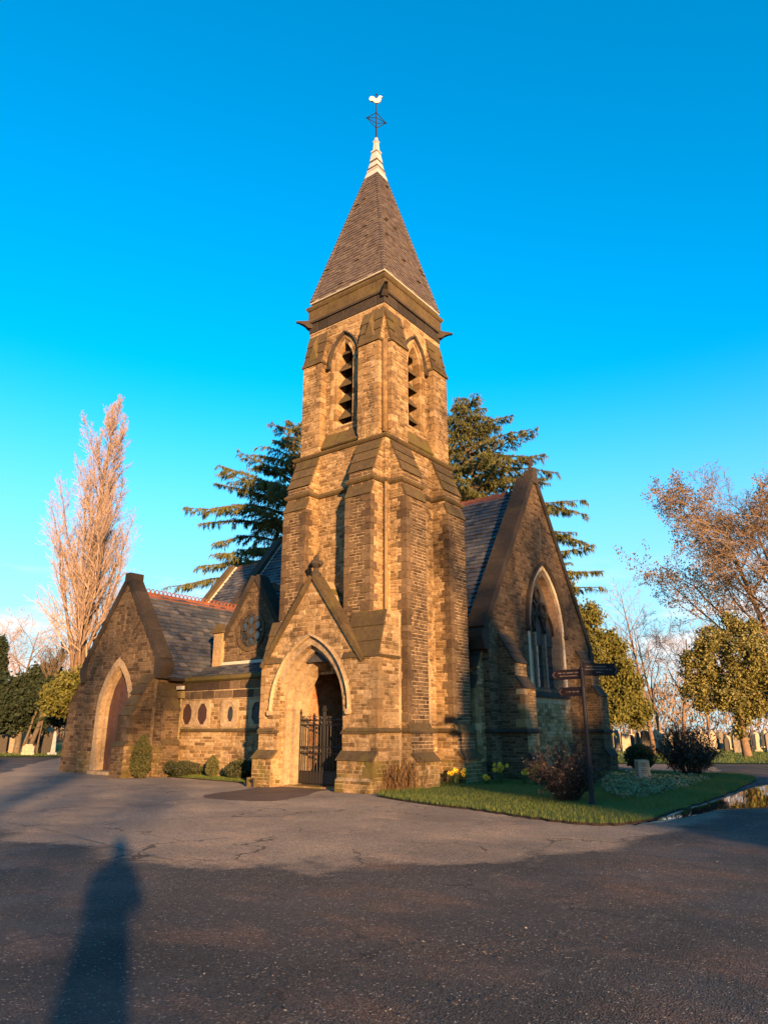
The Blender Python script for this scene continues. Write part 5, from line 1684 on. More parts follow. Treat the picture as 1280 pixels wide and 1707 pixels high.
def segs_mesh(name, segs, sides, mats, rnd=None):
    A = np.array([s[0] for s in segs]); B = np.array([s[1] for s in segs])
    r0 = np.array([s[2] for s in segs]); r1 = np.array([s[3] for s in segs])
    d = B - A; d /= np.linalg.norm(d, axis=1)[:, None] + 1e-9
    ref = np.where(np.abs(d[:, 2:3]) < 0.9, np.array([[0, 0, 1.0]]), np.array([[1.0, 0, 0]]))
    a = np.cross(d, ref); a /= np.linalg.norm(a, axis=1)[:, None] + 1e-9
    b = np.cross(d, a)
    an = np.arange(sides) * 2 * np.pi / sides
    ring = np.cos(an)[None, :, None] * a[:, None, :] + np.sin(an)[None, :, None] * b[:, None, :]
    lo = A[:, None] + ring * r0[:, None, None]; hi = B[:, None] + ring * r1[:, None, None]
    V = np.concatenate([lo, hi], 1).reshape(-1, 3)
    k = np.arange(sides); k2 = (k + 1) % sides
    F = np.stack([k, k2, sides + k2, sides + k], 1)
    F = (F[None] + (np.arange(len(segs)) * 2 * sides)[:, None, None]).reshape(-1, 4)
    rn = np.repeat(nr.random(len(segs)), sides)
    return np_mesh(name, V, F, mats, None, rn, smooth=sides > 4)

def leaves_mesh(name, C, D, E, mats, rnd):
    """diamond leaves: centre, long half-axis, short half-axis"""
    V = np.stack([C - D, C + E, C + D, C - E], 1).reshape(-1, 3)
    return np_mesh(name, V, np.arange(len(V)).reshape(-1, 4), mats, None, rnd)

def grow(r, p, d, L, rad, lev, P, out, tips=None):
    q = P[lev]
    n = q['n']
    pts, rads, dirs = [p], [rad], [d]
    end = rad * q.get('end', 0.35)
    for i in range(n):
        d = norm(d + r.normal(0, q['wob'], 3) + np.array([0, 0, q.get('trop', 0)]))
        p2 = p + d * L / n
        r2 = rad + (end - rad) * (i + 1) / n
        out[lev].append((p, p2, rads[-1], r2))
        p = p2
        pts.append(p); rads.append(r2); dirs.append(d)
    if lev + 1 < len(P):
        k = q['kids']
        kk = k if isinstance(k, int) else r.integers(k[0], k[1] + 1)
        az = r.uniform(0, 6.28)
        for j in range(kk):
            f = q['start'] + (q.get('stop', 1.0) - q['start']) * (j + r.random()) / kk
            x = f * n; i = min(int(x), n - 1); t = x - i
            b = pts[i] * (1 - t) + pts[i + 1] * t
            dd = dirs[min(i + 1, n)]
            az += 2.4 + r.uniform(-.5, .5)
            ref = np.array([0, 0, 1.0]) if abs(dd[2]) < .95 else np.array([1.0, 0, 0])
            a = norm(np.cross(dd, ref)); c = np.cross(dd, a)
            an = R(r.normal(q['ang'], q.get('angv', 8)))
            nd = norm(dd * math.cos(an) + (a * math.cos(az) + c * math.sin(az)) * math.sin(an))
            sh = q['shape'](f) if 'shape' in q else (1 - .5 * f)
            grow(r, b, nd, L * q['ratio'] * sh * r.uniform(.75, 1.2), max(q.get('rmin', .004), (rads[i] * (1 - t) + rads[i + 1] * t) * q.get('rr', .55)), lev + 1, P, out, tips)
    elif tips is not None:
        tips.append((pts[-1], d))

M['bark'] = m_tone('bark', [(0.11, 0.066, 0.040), (0.16, 0.098, 0.06), (0.13, 0.08, 0.05)], 0.9, 0.35, 6, 0.15, 0.6)
M['bark_dark'] = m_tone('dark_bark', [(0.075, 0.055, 0.04), (0.11, 0.08, 0.055)], 0.9, 0.35, 6, 0.15, 0.6)
M['twig'] = m_tone('pinkish_twigs', [(0.27, 0.185, 0.140), (0.33, 0.23, 0.175), (0.22, 0.15, 0.115)], 0.85, 0.2, 5, 0.15, 0)
M['twig_br'] = m_tone('brown_twigs', [(0.17, 0.110, 0.070), (0.22, 0.145, 0.090), (0.14, 0.09, 0.06)], 0.85, 0.2, 5, 0.15, 0)
M['twig_red'] = m_tone('dark_red_twigs', [(0.046, 0.028, 0.022), (0.066, 0.040, 0.030), (0.036, 0.022, 0.018)], 0.85, 0.2, 5, 0.15, 0)
M['cedar'] = m_tone('cedar_needles', [(0.060, 0.068, 0.020), (0.110, 0.104, 0.028), (0.165, 0.140, 0.038), (0.075, 0.080, 0.028)], 0.8, 0.2, 2, 0.2, 0, 0.2)
M['yew'] = m_tone('olive_conifer', [(0.070, 0.074, 0.016), (0.115, 0.106, 0.022), (0.155, 0.130, 0.028), (0.084, 0.080, 0.018)], 0.8, 0.2, 2, 0.2, 0, 0.25)
M['yew_dark'] = m_tone('dark_yew', [(0.012, 0.020, 0.010), (0.022, 0.030, 0.013), (0.030, 0.034, 0.016)], 0.8, 0.2, 2, 0.2, 0, 0.1)
M['ivy'] = m_tone('ivy_leaves', [(0.095, 0.090, 0.020), (0.160, 0.135, 0.030), (0.205, 0.160, 0.040), (0.066, 0.070, 0.019)], 0.55, 0.2, 2, 0.4, 0, 0.2)
M['brownleaf'] = m_tone('clinging_brown_leaves', [(0.20, 0.118, 0.046), (0.26, 0.158, 0.064), (0.165, 0.095, 0.04)], 0.8, 0.2, 2, 0.2, 0, 0.3)
M['shrubleaf'] = m_tone('shrub_leaves', [(0.026, 0.030, 0.011), (0.044, 0.046, 0.016), (0.064, 0.056, 0.022)], 0.7, 0.2, 2, 0.3, 0, 0.15)
M['cream_leaf'] = m_tone('variegated_leaves', [(0.075, 0.10, 0.035), (0.20, 0.22, 0.11), (0.10, 0.125, 0.05), (0.26, 0.27, 0.15)], 0.6, 0.1, 2, 0.3, 0, 0.2)

def bare_tree(name, base, label, cat, H, P, seed, trunk_r, lean=(0, 0), twig='twig', bark='bark', group=None, split=2, leaf=None):
    r = np.random.default_rng(seed)
    out = [[] for _ in P]
    tips = []
    d = norm(np.array([lean[0], lean[1], 1.0]))
    grow(r, np.array([0, 0, -.15]), d, H, trunk_r, 0, P, out, tips)
    t = empty(name, base, label, cat, group)
    big = [s for l in out[:split] for s in l]; small = [s for l in out[split:] for s in l]
    link('trunk', segs_mesh('trunk', big, 7, [M[bark]]), t, base)
    link('crown', segs_mesh('crown', small, 3, [M[twig]]), t, base)
    if leaf:
        mat, k, sz, frac, zmin = leaf
        T = np.array([p for p, _ in tips]); T = T[T[:, 2] > zmin]
        T = T[r.random(len(T)) < frac]
        C = np.repeat(T, k, 0) + r.normal(0, sz * 1.6, (len(T) * k, 3))
        a = r.normal(size=C.shape); a /= np.linalg.norm(a, axis=1)[:, None]
        b = np.cross(a, r.normal(size=C.shape)); b /= np.linalg.norm(b, axis=1)[:, None]
        link('leaves', leaves_mesh('leaves', C, a * sz, b * sz * .6, [M[mat]], r.random(len(C))), t, base)
    return t

def copy_tree(src, base, rotz, scale, label, group=None):
    t = src.copy(); COL.objects.link(t)
    t.location = tuple(base); t.rotation_euler = (0, 0, rotz); t.scale = (scale,) * 3
    t['label'] = label
    if group: t['group'] = group
    for ch in src.children:
        c = ch.copy(); COL.objects.link(c); c.parent = t
    WO[t.name] = np.array(base, float)
    return t

# --- tall poplar on the left -------------------------------------------------------------------
pb = at(122, 50)
plr = [dict(n=14, wob=.012, trop=.0, kids=44, start=.14, stop=.985, ang=25, angv=6, ratio=.42, rr=.36, end=.04, shape=lambda f: 1.12 - .92 * f if f > .25 else .98),
       dict(n=8, wob=.08, trop=.14, kids=13, start=.10, ang=24, angv=8, ratio=.40, rr=.5, rmin=.016, end=.2),
       dict(n=5, wob=.11, trop=.14, kids=9, start=.1, ang=26, angv=9, ratio=.55, rr=.5, rmin=.011, end=.4),
       dict(n=3, wob=.13, trop=.10, kids=4, start=.1, ang=26, angv=9, ratio=.6, rr=.6, rmin=.009, end=.6),
       dict(n=2, wob=.14, trop=.06, end=.7)]
pop = bare_tree('poplar_tree', pb, 'tall bare poplar with pinkish upswept twigs left of the church', 'tree', 24.7, plr, 4, .50, lean=tuple((RT * -.032)), twig='twig', bark='bark')

# --- spreading bare trees ----------------------------------------------------------------------
def spread(k1=11, k2=8, k3=7, k4=4):
    return [dict(n=8, wob=.06, trop=.03, kids=k1, start=.28, stop=.98, ang=52, angv=10, ratio=.62, rr=.5, end=.15, shape=lambda f: 1.1 - .55 * f),
            dict(n=7, wob=.12, trop=.06, kids=k2, start=.2, ang=42, angv=10, ratio=.50, rr=.5, rmin=.02, end=.2),
            dict(n=5, wob=.15, trop=.05, kids=k3, start=.15, ang=40, angv=10, ratio=.52, rr=.5, rmin=.017, end=.35),
            dict(n=4, wob=.17, trop=.03, kids=k4, start=.1, ang=38, angv=10, ratio=.6, rr=.6, rmin=.014, end=.5),
            dict(n=2, wob=.17, trop=.0, end=.6)]
big_r = bare_tree('bare_tree', at(1365, 62), 'big spreading bare tree at the right edge above the graveyard', 'tree', 21.5, spread(15, 11, 8, 6), 21, .42, lean=tuple(RT * -.05), twig='twig_br')
beech = bare_tree('beech_tree', at(1322, 70), 'dense orange brown beech behind the bare tree at the right edge', 'tree', 22, spread(16, 11, 8, 3), 31, .5, twig='twig_br', leaf=('brownleaf', 7, .12, .85, 5.0))
young = [dict(n=10, wob=.03, trop=.02, kids=18, start=.36, stop=.98, ang=46, angv=9, ratio=.26, rr=.42, end=.12, shape=lambda f: 1.25 - .7 * f),
         dict(n=5, wob=.10, trop=.07, kids=7, start=.2, ang=38, angv=9, ratio=.5, rr=.5, rmin=.012, end=.3),
         dict(n=3, wob=.14, trop=.05, kids=4, start=.15, ang=36, angv=9, ratio=.5, rr=.6, rmin=.009, end=.5),
         dict(n=2, wob=.14, end=.6)]
bare_tree('young_tree', at(1087, 50), 'slender young bare tree on the lawn right of the church', 'tree', 11.2, young, 5, .17, lean=tuple(RT * -.10), twig='twig', bark='bark')
d0 = [bare_tree('bare_tree', at(30, 84), 'pale bare tree far behind the dark hedge at the left edge', 'tree', 13, spread(10, 8, 6, 4), 41, .26, twig='twig', group='bare trees far behind the graveyard')]
gname = 'bare trees far behind the graveyard'
for i, (px, ds, ro_, scl, lb) in enumerate([
        (-45, 90, 1.2, 1.0, 'bare tree at the far left, partly cut by the picture edge'),
        (92, 92, 2.2, .95, 'bare tree behind the foot of the poplar'),
        (150, 96, 5.0, .8, 'low bare tree seen between poplar and left gable'),
        (1052, 80, 2.9, .78, 'low pinkish bare tree just right of the olive conifer'),
        (1100, 82, 4.0, .95, 'pinkish bare tree behind the slender young tree'),
        (1140, 78, .6, .88, 'pinkish bare tree left of the ivy covered tree'),
        (1180, 92, 1.9, .9, 'bare tree directly behind the ivy covered tree'),
        (1235, 96, 3.6, .9, 'bare tree far back below the beech'),
        (1290, 88, 5.3, .8, 'bare tree far back at the right edge'),
        (1020, 95, .2, .62, 'low bare tree behind the olive conifer')]):
    copy_tree(d0[0], at(px, ds), ro_, scl, lb, gname)

# --- cedars behind the church -------------------------------------------------------------------
def cedar(name, base, H, rad, seed, label, zmin=5.0, nb=115):
    r = np.random.default_rng(seed)
    tr, br = [], []
    C, D, E = [], [], []
    p = np.array([0, 0, -.1]); n = 14
    for i in range(n):
        q = np.array([r.normal(0, .06), r.normal(0, .06), H * (i + 1) / n])
        tr.append((p, q, .42 * (1 - i / n) + .02, .42 * (1 - (i + 1) / n) + .02)); p = q
    for i in range(nb):
        f = (i + r.random()) / nb
        z = zmin + (H - zmin) * f
        if r.random() < .10: continue
        L = min(rad * (1.02 - f) ** .75, rad * .62) * r.uniform(.45, 1.15) + .35
        az = i * 2.399 + r.uniform(-.4, .4)
        d = np.array([math.cos(az), math.sin(az), r.uniform(.12, .5) + .5 * f]); d = norm(d)
        p = np.array([0, 0, z]); m = 9
        rb = .022 + .012 * L
        for k in range(m):
            d = norm(d + np.array([0, 0, -.085 + (.10 if k > 6 else 0)]) + r.normal(0, .05, 3))
            q = p + d * L / m
            br.append((p, q, rb * (1 - k / m) + .012, rb * (1 - (k + 1) / m) + .012))
            if k >= 1:
                side = norm(np.cross(d, [0, 0, 1.0]))
                for s in (-1, 1):
                    for h in range(1 + int(L / 2.6)):
                        if r.random() < .18: continue
                        b = p + (q - p) * r.random()
                        bl = min(L, 5.0) * .28 * (1.15 - k / m) * r.uniform(.5, 1.2) + .2
                        dd = norm(side * s * .85 + d * .65 + np.array([0, 0, -.12]))
                        e = b + dd * bl + np.array([0, 0, -.10 * bl])
                        br.append((b, e, .014, .006))
                        nt_ = max(6, int(bl / .032))
                        tt = r.random(nt_) ** .85
                        c = b + np.outer(tt, e - b) + r.normal(0, .035, (nt_, 3))
                        lf = np.stack([r.normal(0, .05, nt_), r.normal(0, .05, nt_), -r.uniform(.04, .24, nt_)], 1) + dd * .08
                        C.append(c + lf * .5); D.append(lf); E.append(np.cross(lf, r.normal(size=(nt_, 3))) * .9)
            nt_ = 10
            c = p + np.outer(r.random(nt_), q - p); lf = np.stack([r.normal(0, .06, nt_), r.normal(0, .06, nt_), r.uniform(-.14, .05, nt_)], 1) + d * .1
            C.append(c); D.append(lf); E.append(np.cross(lf, r.normal(size=(nt_, 3))) * .9)
            p = q
    C, D, E = np.concatenate(C), np.concatenate(D), np.concatenate(E)
    E = E / (np.linalg.norm(E, axis=1)[:, None] + 1e-9) * r.uniform(.014, .034, len(E))[:, None]
    t = empty(name, base, label, 'tree')
    link('trunk', segs_mesh('trunk', tr, 8, [M['bark_dark']]), t, base)
    link('branches', segs_mesh('branches', br, 4, [M['bark_dark']]), t, base)
    link('crown', leaves_mesh('crown', C, D, E, [M['cedar']], r.random(len(C))), t, base)
    return t
cedar('cedar_tree', at(470, 44), height_at(712, 44), 10.6, 3, 'dark layered cedar rising left of the tower')
cedar('cedar_tree', at(805, 47), height_at(672, 47), 12.8, 9, 'golden green layered cedar behind the right gable', nb=175)

# --- leafy masses -------------------------------------------------------------------------------
def clumps(r, n, rx, ry, zc, rz, per, spread_, hollow=.55, drop=0.0):
    u = r.normal(size=(n, 3)); u /= np.linalg.norm(u, axis=1)[:, None]
    q = u * (hollow + (1 - hollow) * r.random(n)[:, None] ** .6) * r.uniform(.86, 1.10, n)[:, None]
    C = q * np.array([rx, ry, rz]) + np.array([0, 0, zc])
    P = np.repeat(C, per, 0) + r.normal(0, 1, (n * per, 3)) * spread_
    return P
def leafy(name, base, label, cat, blobs, mat, leaf, seed, trunk=None, bark='bark', group=None, droop=0.0):
    """blobs: (dx, dy, zc, rx, ry, rz, clumps, per clump, spread)"""
    r = np.random.default_rng(seed)
    Ps = []
    for dx, dy, zc, rx, ry, rz, n, per, spd in blobs:
        q = clumps(r, n, rx, ry, zc, rz, per, spd)
        q[:, 0] += dx; q[:, 1] += dy
        Ps.append(q[q[:, 2] > .05])
    C = np.concatenate(Ps)
    a = r.normal(size=C.shape) + np.array([0, 0, -droop]); a /= np.linalg.norm(a, axis=1)[:, None]
    b = np.cross(a, r.normal(size=C.shape)); b /= np.linalg.norm(b, axis=1)[:, None]
    s = leaf * r.uniform(.6, 1.3, len(C))[:, None]
    t = empty(name, base, label, cat, group)
    link('crown', leaves_mesh('crown', C, a * s, b * s * .55, [M[mat]], r.random(len(C))), t, base)
    if trunk:
        sg = []
        for (p, q, r0, r1) in trunk: sg.append((np.array(p, float), np.array(q, float), r0, r1))
        link('trunk', segs_mesh('trunk', sg, 8, [M[bark]]), t, base)
    return t
iv = at(1240, 47)
leafy('ivy_tree', iv, 'evergreen tree thick with yellow green ivy on the right lawn', 'tree',
      [(RT[0] * a + FW[0] * g, RT[1] * a + FW[1] * g, z, rx, rx, rz, n, 50, .16) for a, g, z, rx, rz, n in ((0, 0, 4.6, 1.5, 1.4, 120), (-2.2, .3, 5.6, 1.2, 1.3, 95), (-1.1, -.6, 3.6, 1.1, .8, 60), (1.5, -.4, 4.2, 1.4, 1.3, 95), (.4, -.8, 6.2, 1.3, 1.2, 95), (-.9, .5, 7.3, 1.0, 1.1, 70), (2.6, .2, 5.9, 1.3, 1.4, 95), (1.3, .4, 7.8, 1.0, .9, 60), (-2.9, 0, 4.0, .8, .7, 34), (3.1, -.2, 3.6, 1.0, .9, 44), (-1.9, -.5, 6.9, .6, .6, 26), (.3, .2, 8.6, .5, .5, 18), (.1, -.1, 2.6, .45, .7, 26), (.9, -.3, 2.9, .7, .5, 26), (-.2, .1, 1.6, .32, .5, 14), (-2.4, -.2, 3.1, .5, .4, 16), (2.2, 0, 2.7, .6, .5, 20))], 'ivy', .095, 51,
      [((0, 0, -.1), (.05, .1, 1.2), .30, .24), ((.05, .1, 1.2), (-.1, 0, 3.2), .24, .2), ((-.1, 0, 3.2), (0, .1, 6), .2, .08), ((0, .1, 6), (0, .1, 8.3), .08, .03), ((-.1, 0, 2.6), (RT[0] * 2.4, RT[1] * 2.4, 5.6), .13, .04), ((-.1, 0, 2.4), (-RT[0] * 2.1, -RT[1] * 2.1, 5.4), .12, .04), ((0, 0, 4), (RT[0] * 1.2, RT[1] * 1.2, 7.6), .1, .03)])
ol = at(1002, 43)
ob = [(RT[0] * a, RT[1] * a, z, rx, rx, rz, n, 56, (.17, .17, .24)) for a, z, rx, rz, n in ((0, 2.6, 1.6, 1.3, 120), (1.3, 3.2, 1.1, .9, 70), (-.6, 4.6, 1.5, 1.2, 110), (1.0, 5.0, 1.2, .9, 80), (1.9, 4.3, .7, .5, 30), (-.9, 6.4, 1.3, 1.0, 90), (.5, 6.7, 1.0, .7, 60), (1.3, 6.2, .6, .4, 24), (-1.3, 8.0, 1.0, .9, 70), (-.2, 8.3, .7, .5, 34), (-1.6, 9.4, .7, .7, 40), (-2.4, 6.5, 1.6, 4, 120), (2.3, 2.6, .7, .7, 34), (-1.5, 10.4, .4, .5, 20))]
leafy('olive_conifer', ol, 'broad golden olive conifer right behind the nave corner', 'tree', ob, 'yew', .10, 52, [((0, 0, -.1), (0, 0, 6), .2, .08)], droop=1.2)
leafy('yew_tree', at(32, 52), 'black green yew mass at the left edge', 'tree',
      [(RT[0] * a, RT[1] * a, z, rx, rx, rz, n, 40, .22) for a, z, rx, rz, n in ((0, 3.4, 2.4, 1.9, 260), (-2.4, 3.6, 1.8, 1.8, 160), (2.2, 3.7, 1.7, 1.9, 170), (1.2, 5.0, 1.2, 1.1, 70))], 'yew_dark', .16, 53, [((0, 0, -.1), (.1, 0, 3), .25, .15)], 'bark_dark')
leafy('yew_tree', at(118, 46), 'dark yew with a sunlit yellow top beside the left gable', 'tree',
      [(RT[0] * a, RT[1] * a, z, rx, rx, rz, n, 40, .2) for a, z, rx, rz, n in ((0, 3.9, 1.5, 1.1, 130), (.9, 4.6, 1.1, .9, 90), (-.9, 3.5, 1.2, 1.0, 80))], 'yew', .13, 54, [((0, 0, -.1), (.1, 0, 3.6), .18, .1)], 'bark_dark')
leafy('dark_conifer', at(-22, 60), 'dark pointed conifer cut by the left edge', 'tree',
      [(0, 0, 1.8 + k * 1.05, 1.7 - k * .22, 1.7 - k * .22, .9, 90, 34, .16) for k in range(7)], 'yew_dark', .15, 55, [((0, 0, -.1), (0, 0, 9), .2, .04)], 'bark_dark')
# old multi-stemmed tree in the shade, in front of the yews
r_ = np.random.default_rng(8)
tb = at(64, 51)
sg = []
for (a0, a1, zt, ra) in ((-1.0, .5, 5.6, .10), (-.5, .9, 6.2, .19), (.1, .2, 5.0, .07), (-.8, .0, 5.2, .08)):
    p = np.array([RT[0] * a0, RT[1] * a0, -.1])
    for k in range(7):
        f = (k + 1) / 7
        q = np.array([RT[0], RT[1], 0]) * (a0 + (a1 - a0) * f) + np.array([r_.normal(0, .05), r_.normal(0, .05), zt * f])
        sg.append((p, q, ra * (1 - .5 * k / 7), ra * (1 - .5 * (k + 1) / 7))); p = q
    for k in range(26):
        d = norm(np.array([r_.normal(0, .35), r_.normal(0, .35), 1])); q = p
        for h in range(4):
            e = q + norm(d + r_.normal(0, .2, 3)) * .5; sg.append((q, e, .03 - .006 * h, .024 - .006 * h)); q = e
        p = sg[-4 * (k + 1)][0] * .9 + p * .1 if k % 5 == 4 else p
ot = empty('old_tree', tb, 'old leaning many stemmed tree in shade before the black yew', 'tree')
link('trunk', segs_mesh('trunk', sg, 6, [M['bark_dark']]), ot, tb)

# far wood that closes the view
r_ = np.random.default_rng(77)
n = 60000
l_ = r_.uniform(-170, 190, n); f_ = r_.uniform(112, 135, n)
hh = np.where(l_ > 0, 11.0, 6.0) + 1.6 * np.sin(l_ * .11) + 1.2 * np.sin(l_ * .37 + 1) + .8 * np.sin(l_ * .9)
z = r_.random(n) ** .8 * hh
C = np.c_[np.outer(f_, FW) + np.outer(l_, RT), z]
a = r_.normal(size=C.shape) * np.array([.35, .35, 1]); a /= np.linalg.norm(a, axis=1)[:, None]
b = np.cross(a, r_.normal(size=C.shape)); b /= np.linalg.norm(b, axis=1)[:, None]
tag(link('distant_wood', leaves_mesh('distant_wood', C, a * .70, b * .10, [M['twig_br']], r_.random(n))), 'brown winter wood along the horizon', 'wood', kind='stuff')

# --- shrubs and flowers by the walls ------------------------------------------------------------
def shrub(name, base, label, w, h, seed, twig, leaf_mat=None, stems=60, leaf=.03, nleaf=1500, round_=1.0):
    r = np.random.default_rng(seed)
    sg, tips = [], []
    for i in range(stems):
        az = r.uniform(0, 6.28); tilt = r.uniform(.05, 1.15) ** 1.0
        d = norm(np.array([math.cos(az) * tilt, math.sin(az) * tilt, 1.0]))
        p = np.array([math.cos(az), math.sin(az), 0]) * r.uniform(0, w * .16)
        ex = 1 / math.sqrt((math.hypot(d[0], d[1]) / (w / 2)) ** 2 + (d[2] / h) ** 2)
        L = ex * r.uniform(.75, 1.03)
        for k in range(6):
            q = p + norm(d + r.normal(0, .12, 3)) * L / 6
            sg.append((p, q, .011 - .0013 * k, .0097 - .0013 * k))
            if k >= 1:
                for m in range(3):
                    e = q; dd = norm(d + r.normal(0, .55, 3))
                    for g in range(2):
                        e2 = e + norm(dd + r.normal(0, .25, 3)) * L * r.uniform(.06, .15)
                        sg.append((e, e2, .0055, .0035)); e = e2
                        tips.append(e2)
                    for g in range(2):
                        e2 = e + norm(dd + r.normal(0, .7, 3)) * L * r.uniform(.05, .10)
                        sg.append((e, e2, .004, .0025)); tips.append(e2)
            p = q
    t = empty(name, base, label, 'shrub')
    link('stems', segs_mesh('stems', sg, 3, [M[twig]]), t, base)
    if leaf_mat:
        T = np.array(tips); T = T[r.integers(0, len(T), nleaf)]
        C = T + r.normal(0, .025, T.shape)
        a = r.normal(size=C.shape); a /= np.linalg.norm(a, axis=1)[:, None]
        b = np.cross(a, r.normal(size=C.shape)); b /= np.linalg.norm(b, axis=1)[:, None]
        link('leaves', leaves_mesh('leaves', C, a * leaf, b * leaf * .6, [M[leaf_mat]], r.random(nleaf)), t, base)
    return t
def up(p, z=.06):
    return np.array([p[0], p[1], z], float)
M['redleaf'] = m_tone('dark_red_leaves', [(0.040, 0.024, 0.018), (0.062, 0.034, 0.024), (0.032, 0.027, 0.016), (0.11, 0.072, 0.05)], 0.6, .2, 3, .35, 0, .1)
shrub('twiggy_shrub', up(ground(948, 1340)), 'dark reddish twiggy shrub beside the fingerpost', 1.55, 1.12, 61, 'twig_red', 'redleaf', 90, .028, 2600)
shrub('round_shrub', up(ground(1150, 1297)), 'rounded dark shrub at the far tip of the grass island', 2.0, 1.55, 62, 'twig_red', 'redleaf', 120, .036, 6000)

def bushlet(name, base, label, w, h, seed, mat, n, leaf, pointed=0.0):
    r = np.random.default_rng(seed)
    u = r.normal(size=(n, 3)); u /= np.linalg.norm(u, axis=1)[:, None]
    q = u * (r.random(n)[:, None] ** .25)
    z = (q[:, 2] * .5 + .5)
    k = 1 - pointed * z ** 1.5
    lump = 1 + .16 * np.sin(u[:, 0] * 6 + seed) * np.sin(u[:, 2] * 5 + u[:, 1] * 4) + .10 * np.sin(u[:, 1] * 11 + u[:, 2] * 9) + np.abs(r.normal(0, .07, n))
    C = np.c_[q[:, 0] * w / 2 * k * lump, q[:, 1] * w / 2 * k * lump, z * h]
    a = u * .5 + r.normal(size=C.shape) * .5 + np.array([0, 0, .5]); a /= np.linalg.norm(a, axis=1)[:, None]
    b = np.cross(a, r.normal(size=C.shape)); b /= np.linalg.norm(b, axis=1)[:, None]
    t = empty(name, base, label, 'shrub')
    link('foliage', leaves_mesh('foliage', C, a * leaf, b * leaf * .5, [M[mat]], r.random(n)), t, base)
    link('stem', segs_mesh('stem', [(np.array([0, 0, -.05]), np.array([0, 0, h * .7]), .03, .01)], 6, [M['bark_dark']]), t, base)
    return t
M['topiary'] = m_tone('clipped_conifer', [(0.046, 0.050, 0.015), (0.075, 0.070, 0.022), (0.095, 0.080, 0.028), (0.058, 0.058, 0.017)], .75, .2, 3, .25, 0, .15)
bushlet('clipped_conifer', up((15.35, 22.05), 0), 'upright clipped conifer by the buttress of the left gable', .72, 1.45, 71, 'topiary', 7000, .045, .45)
bushlet('clipped_conifer', up((16.55, 19.75)), 'small egg shaped conifer before the aisle wall', .46, .70, 72, 'topiary', 3500, .035, .4)
bushlet('low_shrub', up((16.75, 18.6)), 'low spreading shrub in the corner beside the porch', 1.0, .60, 73, 'shrubleaf', 4200, .045, .3)
bushlet('low_shrub', up((16.6, 21.3)), 'wide low shrub under the first eight sided window', 1.2, .48, 74, 'shrubleaf', 4200, .045, .2)
bushlet('low_shrub', up((16.55, 22.1)), 'small low shrub at the foot of the pale downpipe', .7, .5, 75, 'shrubleaf', 2600, .045, .2)
bushlet('low_shrub', up((30.3, 9.9)), 'dark rounded bush against the far corner of the nave', 1.2, 1.0, 76, 'shrubleaf', 5000, .05, .2)

M['daff'] = m_plain('daffodil_petal', (0.78, 0.50, 0.035), 0.6, var=0.08, spec=0.3)
M['daff_o'] = m_plain('daffodil_trumpet', (0.80, 0.36, 0.02), 0.6, var=0.08, spec=0.3)
M['daffleaf'] = m_tone('daffodil_leaves', [(0.035, 0.065, 0.018), (0.055, 0.085, 0.024), (0.075, 0.10, 0.03)], .6, .1, 3, .3, 0, .2)
M['dry'] = m_tone('dry_stalks', [(0.16, 0.085, 0.035), (0.22, 0.12, 0.05), (0.12, 0.06, 0.03)], .85, .2, 5, .15, 0)
def daffodils(base, label, w, nl, nf, seed, hgt=.42, dry=False):
    r = np.random.default_rng(seed)
    t = empty('daffodil_clump', base, label, 'flowers', 'daffodils at the foot of the church wall')
    V, F, rn = [], [], []
    for i in range(nl):
        az = r.uniform(0, 6.28); b = np.array([math.cos(az), math.sin(az), 0]) * abs(r.normal(0, w * .35))
        d = np.array([math.cos(az + r.normal(0, .8)), math.sin(az + r.normal(0, .8)), 0]); e = np.array([-d[1], d[0], 0])
        L = hgt * r.uniform(.55, 1.05); o = len(V)
        for k in range(4):
            f = k / 3; wd = .009 * (1 - f * .8)
            c = b + Z_ * L * f * (1 - .12 * f) + d * L * .35 * f * f
            V += [c - e * wd, c + e * wd]
        F += [(o + 2 * k, o + 2 * k + 1, o + 2 * k + 3, o + 2 * k + 2) for k in range(3)]; rn += [r.random()] * 3
    link('leaves', np_mesh('leaves', V, F, [M['dry' if dry else 'daffleaf']], None, rn), t, base)
    for i in range(nf):
        az = r.uniform(0, 6.28); c = np.array([math.cos(az), math.sin(az), 0]) * abs(r.normal(0, w * .38)) + Z_ * hgt * r.uniform(.7, 1.1)
        n_ = norm(np.array([-FW[0], -FW[1], 0]) + r.normal(0, .45, 3) + Z_ * .1)
        a = norm(np.cross(n_, Z_)); b2 = np.cross(n_, a)
        mb = MB(M['daff'])
        for k in range(6):
            u = k * math.pi / 3; q = a * math.cos(u) + b2 * math.sin(u); s = -a * math.sin(u) + b2 * math.cos(u)
            mb.add([base + c, base + c + q * .036 + s * .026 + n_ * .006, base + c + q * .074, base + c + q * .036 - s * .026 + n_ * .006], [(0, 1, 2, 3)])
        mb.use(M['daff_o']); mb.tube([base + c, base + c + n_ * .022, base + c + n_ * .045], [.012, .018, .027], 8, False)
        mb.use(M['daffleaf'], .4); mb.tube([base + np.array([c[0] * .6, c[1] * .6, 0]), base + c * np.array([.9, .9, .7]), base + c], .005, 4)
        mb.build('flower', t)
    return t
